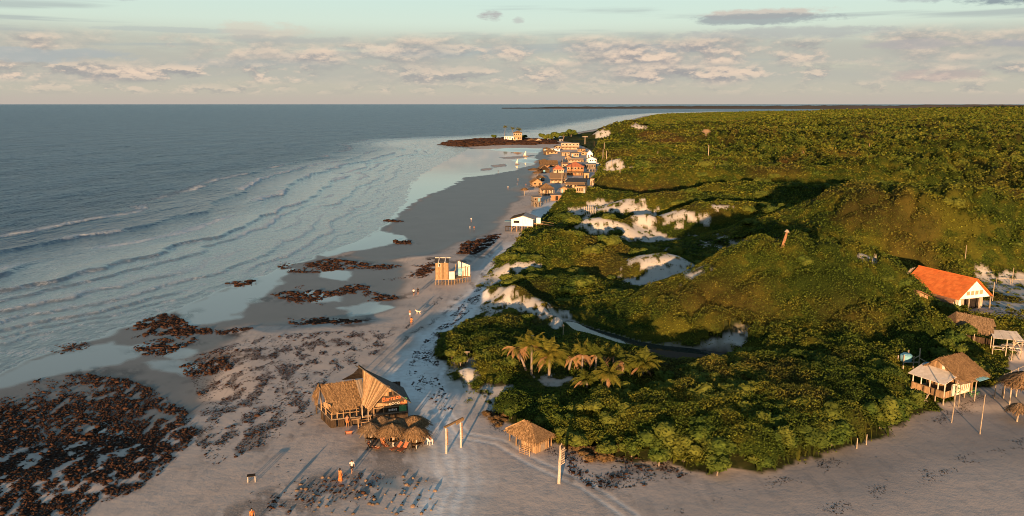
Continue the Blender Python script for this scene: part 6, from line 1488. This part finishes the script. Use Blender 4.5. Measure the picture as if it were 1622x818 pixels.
def person(px, py, pose, face, label, top=None, bottom=None, dress=None, hair='short', loc=None, dz=0.0, sc=1.0):
    x, y, z = loc if loc else G(px, py)
    J, me = POSES[pose]; e = empty('person', (x, y, z + dz), math.radians(face), label, 'person'); e.scale = (sc * .94,) * 3
    b = link('body', me, e)
    if top:
        m = MB(); m.tube([Vector(J['pelvis'][:3]) + Vector((0, 0, .02)), J['spine'][:3], J['chest'][:3], Vector(J['chest'][:3]).lerp(Vector(J['neck'][:3]), .7)], [.150, .140, .165, .075], 12)
        for n in 'LR': sleeve(m, J, ['sh' + n, 'el' + n], [.072, .052])
        m.build('shirt', M[top], e, True)
    if bottom:
        m = MB(); m.tube([Vector(J['pelvis'][:3]).lerp(Vector(J['spine'][:3]), .25), J['pelvis'][:3]], [.142, .155], 12)
        for n in 'LR': h = Vector(J['hi' + n][:3]); k = Vector(J['kn' + n][:3]); m.tube([h + (h - k) * .05, h.lerp(k, .75)], [.112, .082], 10)
        m.build('shorts', M[bottom], e, True)
    if dress:
        m = MB()
        if pose in ('stand', 'walk'): m.tube([(0, 0, .22), (0, 0, .6), (0, 0, .95), (0, 0, 1.14), (0, -.01, 1.33), (0, 0, 1.41)], [.27, .22, .16, .13, .155, .09], 14)
        else: m.tube([J['pelvis'][:3], J['spine'][:3], J['chest'][:3]], [.17, .15, .165], 12)
        m.build('dress', M[dress], e, True)
    h = Vector(J['head'][:3]); c = Vector(J['crown'][:3]); up = (c - h).normalized(); bk = Vector((0, .035, 0))
    m = MB(); m.tube([h - up * (.30 if hair == 'long' else .03) + bk * 2.2, h + bk * 1.4, h + up * .05 + bk, h + up * .105 + bk * .5], [.05 if hair == 'long' else .06, .098, .104, .055], 10); m.build('hair', M['hair'], e, True)
    return e
person(539.5, 764, 'stand', 160, 'person in a long orange patterned dress standing above the front stones', dress='clothorange', hair='long')
person(558, 750, 'walk', 200, 'person in a white top and black shorts walking towards the parasols', top='clothwhite', bottom='clothblack')
person(400, 830, 'stand', 30, 'dark-haired person at the bottom edge of the frame, only the head showing', top='clothorange', bottom='clothblack')
person(655.5, 469, 'walk', 190, 'person in a white shirt and dark shorts, left of the farther walking pair', top='clothwhite', bottom='clothblack')
person(662, 467.5, 'walk', 180, 'person all in black, right of the farther walking pair', top='clothblack', bottom='clothblack', hair='long')
person(649.5, 503.5, 'walk', 170, 'bare-backed person in white shorts on the beach by the dog', bottom='clothwhite')
person(651.8, 516, 'walk', 190, 'person in orange behind the one in white shorts', top='clothorange', bottom='clothorange')
person(744.5, 365, 'stand', 90, 'person in white on the wet sand left of the white house', top='clothwhite', bottom='clothwhite')
person(751, 364.5, 'stand', 200, 'small crouched-looking figure in orange beside the one in white on wet sand', top='clothorange', bottom='clothblack', sc=.8)
person(746.5, 352, 'stand', 0, 'lone person in pale clothes farther out on the wet sand', top='clothwhite', bottom='clothblue')
person(804.7, 300.5, 'stand', 20, 'person standing alone in the middle of the wet flat', top='clothwhite', bottom='clothblack', sc=1.1)
person(820.5, 287, 'walk', 70, 'dark-shorted person walking on the flat below the pools', top='clothwhite', bottom='clothblack')
person(819.5, 294, 'walk', 250, 'person in blue walking on the flat before the village', top='clothblue', bottom='clothblue')
person(833, 296, 'stand', 120, 'person near the lone parasol on the village beach', top='clothorange', bottom='clothblack')
person(789, 274, 'stand', 60, 'person standing at the edge of the bright pool', top='clothblack', bottom='clothblack', sc=1.1)
bx, by, bz = G(525, 678)
def bar(u, v, w): c, s = math.cos(BA), math.sin(BA); return (bx + u * c - v * s, by + u * s + v * c, bz + w)
person(0, 0, 'stand', 20, 'bare-chested person leaning in the beach bar at the left railing', bottom='clothorange', loc=bar(1.9, -.35, 0), sc=1.0)
person(0, 0, 'stand', -20, 'person behind the bar counter at its right end', top='clothorange', bottom='clothblack', loc=bar(8.9, .35, 1.15))

# ------------------------------------------------------------------ furniture on the sand
def plastic_chair(x, y, z, rot, label, matr='plastic', group=None, name='plastic_chair'):
    e = empty(name, (x, y, z), rot, label, 'chair', group)
    m = MB(); m.box(-.23, .23, -.22, .22, .42, .45); m.build('seat', M[matr], e)
    m = MB(); m.slab([(-.23, .22, .45), (.23, .22, .45), (.21, .32, .85), (-.21, .32, .85)], .03); m.build('backrest', M[matr], e)
    for u, v in ((-.21, -.2), (.21, -.2), (-.21, .2), (.21, .2)): m = MB(); m.beam((u, v, -.1), (u, v, .42), .045); m.build('leg', M[matr], e)
    m = MB()
    for s in (-1, 1): m.beam((s * .25, -.18, .65), (s * .25, .26, .65), .04); m.beam((s * .25, -.18, .65), (s * .25, -.18, .44), .04)
    m.build('armrests', M[matr], e); return e
def lounger(px, py, rot, label, group):
    x, y, z = G(px, py); e = empty('sling_lounger', (x, y, z), math.radians(rot), label, 'lounger', group)
    m = MB()
    for s in (-1, 1): m.beam((s * .28, -.8, .32), (s * .28, .25, .34), .05); m.beam((s * .28, .2, .32), (s * .28, .75, .85), .05); m.beam((s * .28, -.6, .32), (s * .28, -.3, -.05), .05); m.beam((s * .28, .5, .6), (s * .28, .75, -.05), .05)
    m.build('frame', M['darkwood'], e)
    m = MB(); m.slab([(-.27, -.8, .36), (.27, -.8, .36), (.27, .22, .36), (-.27, .22, .36)], .03); m.slab([(-.27, .22, .36), (.27, .22, .36), (.27, .74, .87), (-.27, .74, .87)], .03); m.build('sling', M['redroof'], e)
    return e, (x, y, z)
x, y, z = G(681, 704); plastic_chair(x, y, z, math.radians(140), 'white plastic chair with the seated man, right of the parasols'); person(0, 0, 'sit', 140, 'bare-chested man seated in a white chair right of the parasols', bottom='clothwhite', loc=(x, y, z))
LG = 'low loungers under the parasols'
_, q = lounger(592, 713, 70, 'lounger with a sunbather lying on it, leftmost on the sand', LG); person(0, 0, 'recline', 70, 'sunbather lying back on the leftmost lounger', bottom='clothblack', loc=q)
_, q = lounger(609, 708, 30, 'lounger with an orange-clad person under the broad front parasol', LG); person(0, 0, 'recline', 30, 'person in orange reclining under the broad front parasol', dress='clothorange', loc=q)
lounger(628, 714, -50, 'empty brown lounger in front of the parasols, left of a close pair', LG); lounger(639, 715, -30, 'empty brown lounger in front of the parasols, right of a close pair', LG)
for i, (px, py, rt_, lb) in enumerate([(583, 700, 50, 'dark chair left of the dark parasol table'), (594, 701, 200, 'dark chair right of the dark parasol table'), (634, 702, 240, 'dark chair behind the broad front parasol'), (648, 703, 80, 'dark chair between the two front parasols'), (668, 706, 250, 'dark chair right of the front right parasol post'), (655, 714, 10, 'dark chair on the near side of the front right parasol')]):
    x, y, z = G(px, py); plastic_chair(x, y, z, math.radians(rt_), lb, 'darkwood', 'dark chairs round the parasol tables', 'wooden_chair')
x, y, z = G(665, 704); person(0, 0, 'sit', 100, 'person sitting in shade beneath the front right parasol', top='clothblack', bottom='clothblack', loc=(x, y, z)); plastic_chair(x, y, z, math.radians(100), 'chair of the person in the shade of the front right parasol', 'darkwood', None, 'wooden_chair')
x, y, z = G(398.5, 763); e = empty('small_table', (x, y, z), .3, 'small square table alone on the sand near the rubble', 'table')
m = MB(); m.box(-.42, .42, -.3, .3, .66, .72); m.build('table_top', M['darkwood'], e)
for u, v in ((-.36, -.25), (.36, -.25), (-.36, .25), (.36, .25)): m = MB(); m.beam((u, v, -.1), (u, v, .66), .07); m.build('leg', M['whitepost'], e)
x, y, z = G(552.5, 688); e = empty('wooden_bench', (x, y, z), .12, 'low red-brown bench on the sand in front of the bar stairs', 'bench')
m = MB(); m.box(-.45, .45, -.16, .16, .34, .40); m.build('seat', M['redroof'], e)
for u in (-.38, .38): m = MB(); m.box(u - .04, u + .04, -.14, .14, -.1, .34); m.build('leg', M['darkwood'], e)
m = MB(); m.box(-.36, .36, -.02, .02, .1, .32); m.build('stretcher', M['redroof'], e)
# picnic tables under the restaurant awning and by the stilt house
def picnic(px, py, rot, label, matr, group=None):
    x, y, z = G(px, py); e = empty('picnic_table', (x, y, z), math.radians(rot), label, 'table', group)
    m = MB()
    for k in range(4): m.box(-.9, .9, -.36 + k * .18, -.20 + k * .18, .70, .75)
    m.build('table_top', M[matr], e)
    for s in (-1, 1): m = MB(); m.box(-.9, .9, s * .68 - .12, s * .68 + .12, .42, .46); m.build('bench_seat', M[matr], e)
    for u in (-.65, .65):
        m = MB(); m.beam((u, -.72, -.1), (u, .25, .72), .09); m.beam((u + .1, .72, -.1), (u + .1, -.25, .72), .09); m.beam((u, -.7, .40), (u, .7, .40), .07); m.build('cross_legs', M[matr], e)
    return e
for i, (px, py, rt_, lb) in enumerate([(1580, 556, -20, 'pale picnic table at the left under the awning of the straw restaurant'), (1596, 553, 10, 'pale picnic table in the middle under the awning of the straw restaurant'), (1608, 558, -30, 'pale picnic table at the right below the awning of the straw restaurant'), (1616, 548, 15, 'pale picnic table at the far right behind the others by the restaurant')]):
    picnic(px, py, rt_, lb, 'canvas', 'picnic tables of the straw restaurant')
picnic(1538, 625, 30, 'greenish picnic table beside the painted end wall of the stilt house', 'green')
# guy wires of the tall pole, rails by the pavilion
def rail(a, b, h, label):
    x0, y0, z0 = G(*a); x1, y1, z1 = G(*b); e = empty('rail_fence', (x0, y0, z0), 0, label, 'fence'); v = Vector((x1 - x0, y1 - y0, z1 - z0))
    n = max(2, int(v.length / 2.2))
    for i in range(n + 1): q = v * i / n; m = MB(); m.tube([q + Vector((0, 0, -.3)), q + Vector((0, 0, h))], [.07, .06], 6); m.build('post', M['pole'], e)
    m = MB(); m.beam((0, 0, h - .15), v + Vector((0, 0, h - .15)), .07); m.build('rail', M['pole'], e); return e
rail((1590, 605), (1622, 590), 1.2, 'low pole rail behind the right-hand straw pavilion')
rail((1578, 449), (1622, 452), 1.3, 'grey pole fence by the trees behind the hall')
rail((846, 330), (874, 318), 1.4, 'broken pole fence at the near end of the village')
for i, (a, b) in enumerate([((1507, 604), (1495, 668)), ((1552, 635), (1530, 690)), ((1552, 634), (1480, 596))]):
    x0, y0, z0 = G(1507.5, 670) if i == 0 else G(1552.5, 688); x1, y1, z1 = (P(1522, 600, 4.5) + (4.5,)) if i == 0 else ((*P(1500, 645, 1.2), 1.2) if i == 1 else P(1500, 606, 4.8) + (4.8,))
    zt = z0 + (5.4 if i == 0 else 4.8); v = Vector((x1 - x0, y1 - y0, z1 - zt))
    m = MB(); m.tube([(0, 0, 0), tuple(v * .5 - Vector((0, 0, .25))), tuple(v)], [.018, .018, .018], 4)
    o = m.build('wire', M['darkwood']); o.location = (x0, y0, zt); tag(o, ['thin wire from the left tall pole to the stilt house', 'thin stay wire from the right tall pole to the sand', 'thin wire from the right tall pole to the porch of the stilt house'][i], 'wire')
# dog
x, y, z = G(663, 498)
J = dict(pelvis=(-.25, 0, .48, .10), spine=(0, 0, .49, .10), chest=(.25, 0, .48, .125), neck=(.40, 0, .58, .07), head=(.50, 0, .66, .07), muz=(.62, 0, .62, .035), tail=(-.38, 0, .55, .025), tail2=(-.52, 0, .68, .015))
E = [('pelvis', 'spine'), ('spine', 'chest'), ('chest', 'neck'), ('neck', 'head'), ('head', 'muz'), ('pelvis', 'tail'), ('tail', 'tail2')]
for s, n in ((-1, 'L'), (1, 'R')):
    J['fs' + n] = (.24, s * .09, .38, .05); J['fk' + n] = (.25, s * .09, .20, .028); J['fp' + n] = (.27, s * .09, .02, .028); J['hs' + n] = (-.22, s * .09, .38, .06); J['hk' + n] = (-.16, s * .09, .28, .04); J['hh' + n] = (-.32, s * .09, .16, .025); J['hp' + n] = (-.26, s * .09, .02, .028); J['ear' + n] = (.47, s * .06, .75, .02)
    E += [('chest', 'fs' + n), ('fs' + n, 'fk' + n), ('fk' + n, 'fp' + n), ('pelvis', 'hs' + n), ('hs' + n, 'hk' + n), ('hk' + n, 'hh' + n), ('hh' + n, 'hp' + n), ('head', 'ear' + n)]
o = link('dog', skin_body('dog', J, E, M['dog']), None, (x, y, z), 2.8); o.scale = (1.15,) * 3; tag(o, 'pale dog standing beside the walkers on the beach', 'dog')
# small sail craft on the bright flat
def sailboat(px, py, s, label, group):
    x, y, z = G(px, py); e = empty('sail_raft', (x, y, z), .6, label, 'sailboat', group); e.scale = (s,) * 3
    m = MB(); m.slab([(-1.6, -.45, .4), (1.4, -.5, .4), (2.1, 0, .5), (1.4, .5, .4), (-1.6, .45, .4)], .3); m.build('hull', M['plank'], e)
    m = MB(); m.tube([(.4, 0, .2), (.4, 0, 4.2)], [.06, .04], 6); m.beam((.4, 0, .9), (-1.7, .2, 1.0), .07); m.build('mast', M['pole'], e)
    m = MB(); m.slab([(.36, 0, .95), (.36, 0, 4.1), (-.5, .15, 2.8), (-1.65, .2, 1.05)], .03); m.build('sail', M['sail'], e)
sailboat(832.5, 249, 1.15, 'small raft with an orange-lit sail on the bright flat', None); sailboat(819.5, 261, .9, 'smaller paler sail raft in front of the orange-lit one', None)
# dark blue van on the village beach
x, y, z = G(893, 257); e = empty('parked_van', (x, y, z), .3, 'dark blue van parked on the sand in the middle of the village', 'van')
m = MB(); m.slab([(-2.2, -.9, .45), (2.2, -.9, .45), (2.2, -.9, 1.1), (1.5, -.9, 1.25), (1.1, -.85, 1.95), (-2.1, -.85, 2.0), (-2.2, -.9, 1.2)], -1.8); m.build('body', M['carpaint'], e)
for a_, b_ in ((-1.9, -.9), (-.7, .2), (.35, 1.15)): m = MB(); m.slab([(a_, -.93, 1.2), (b_, -.93, 1.2), (b_ - (.0 if b_ < 1 else .15), -.90, 1.8), (a_, -.90, 1.8)], .03); m.build('window', M['glass'], e)
for u in (-1.4, 1.4):
    for v in (-.88, .88): m = MB(); m.tube([(u, v - .1, .33), (u, v + .1, .33)], [.34, .34], 12); m.build('wheel', M['clothblack'], e)
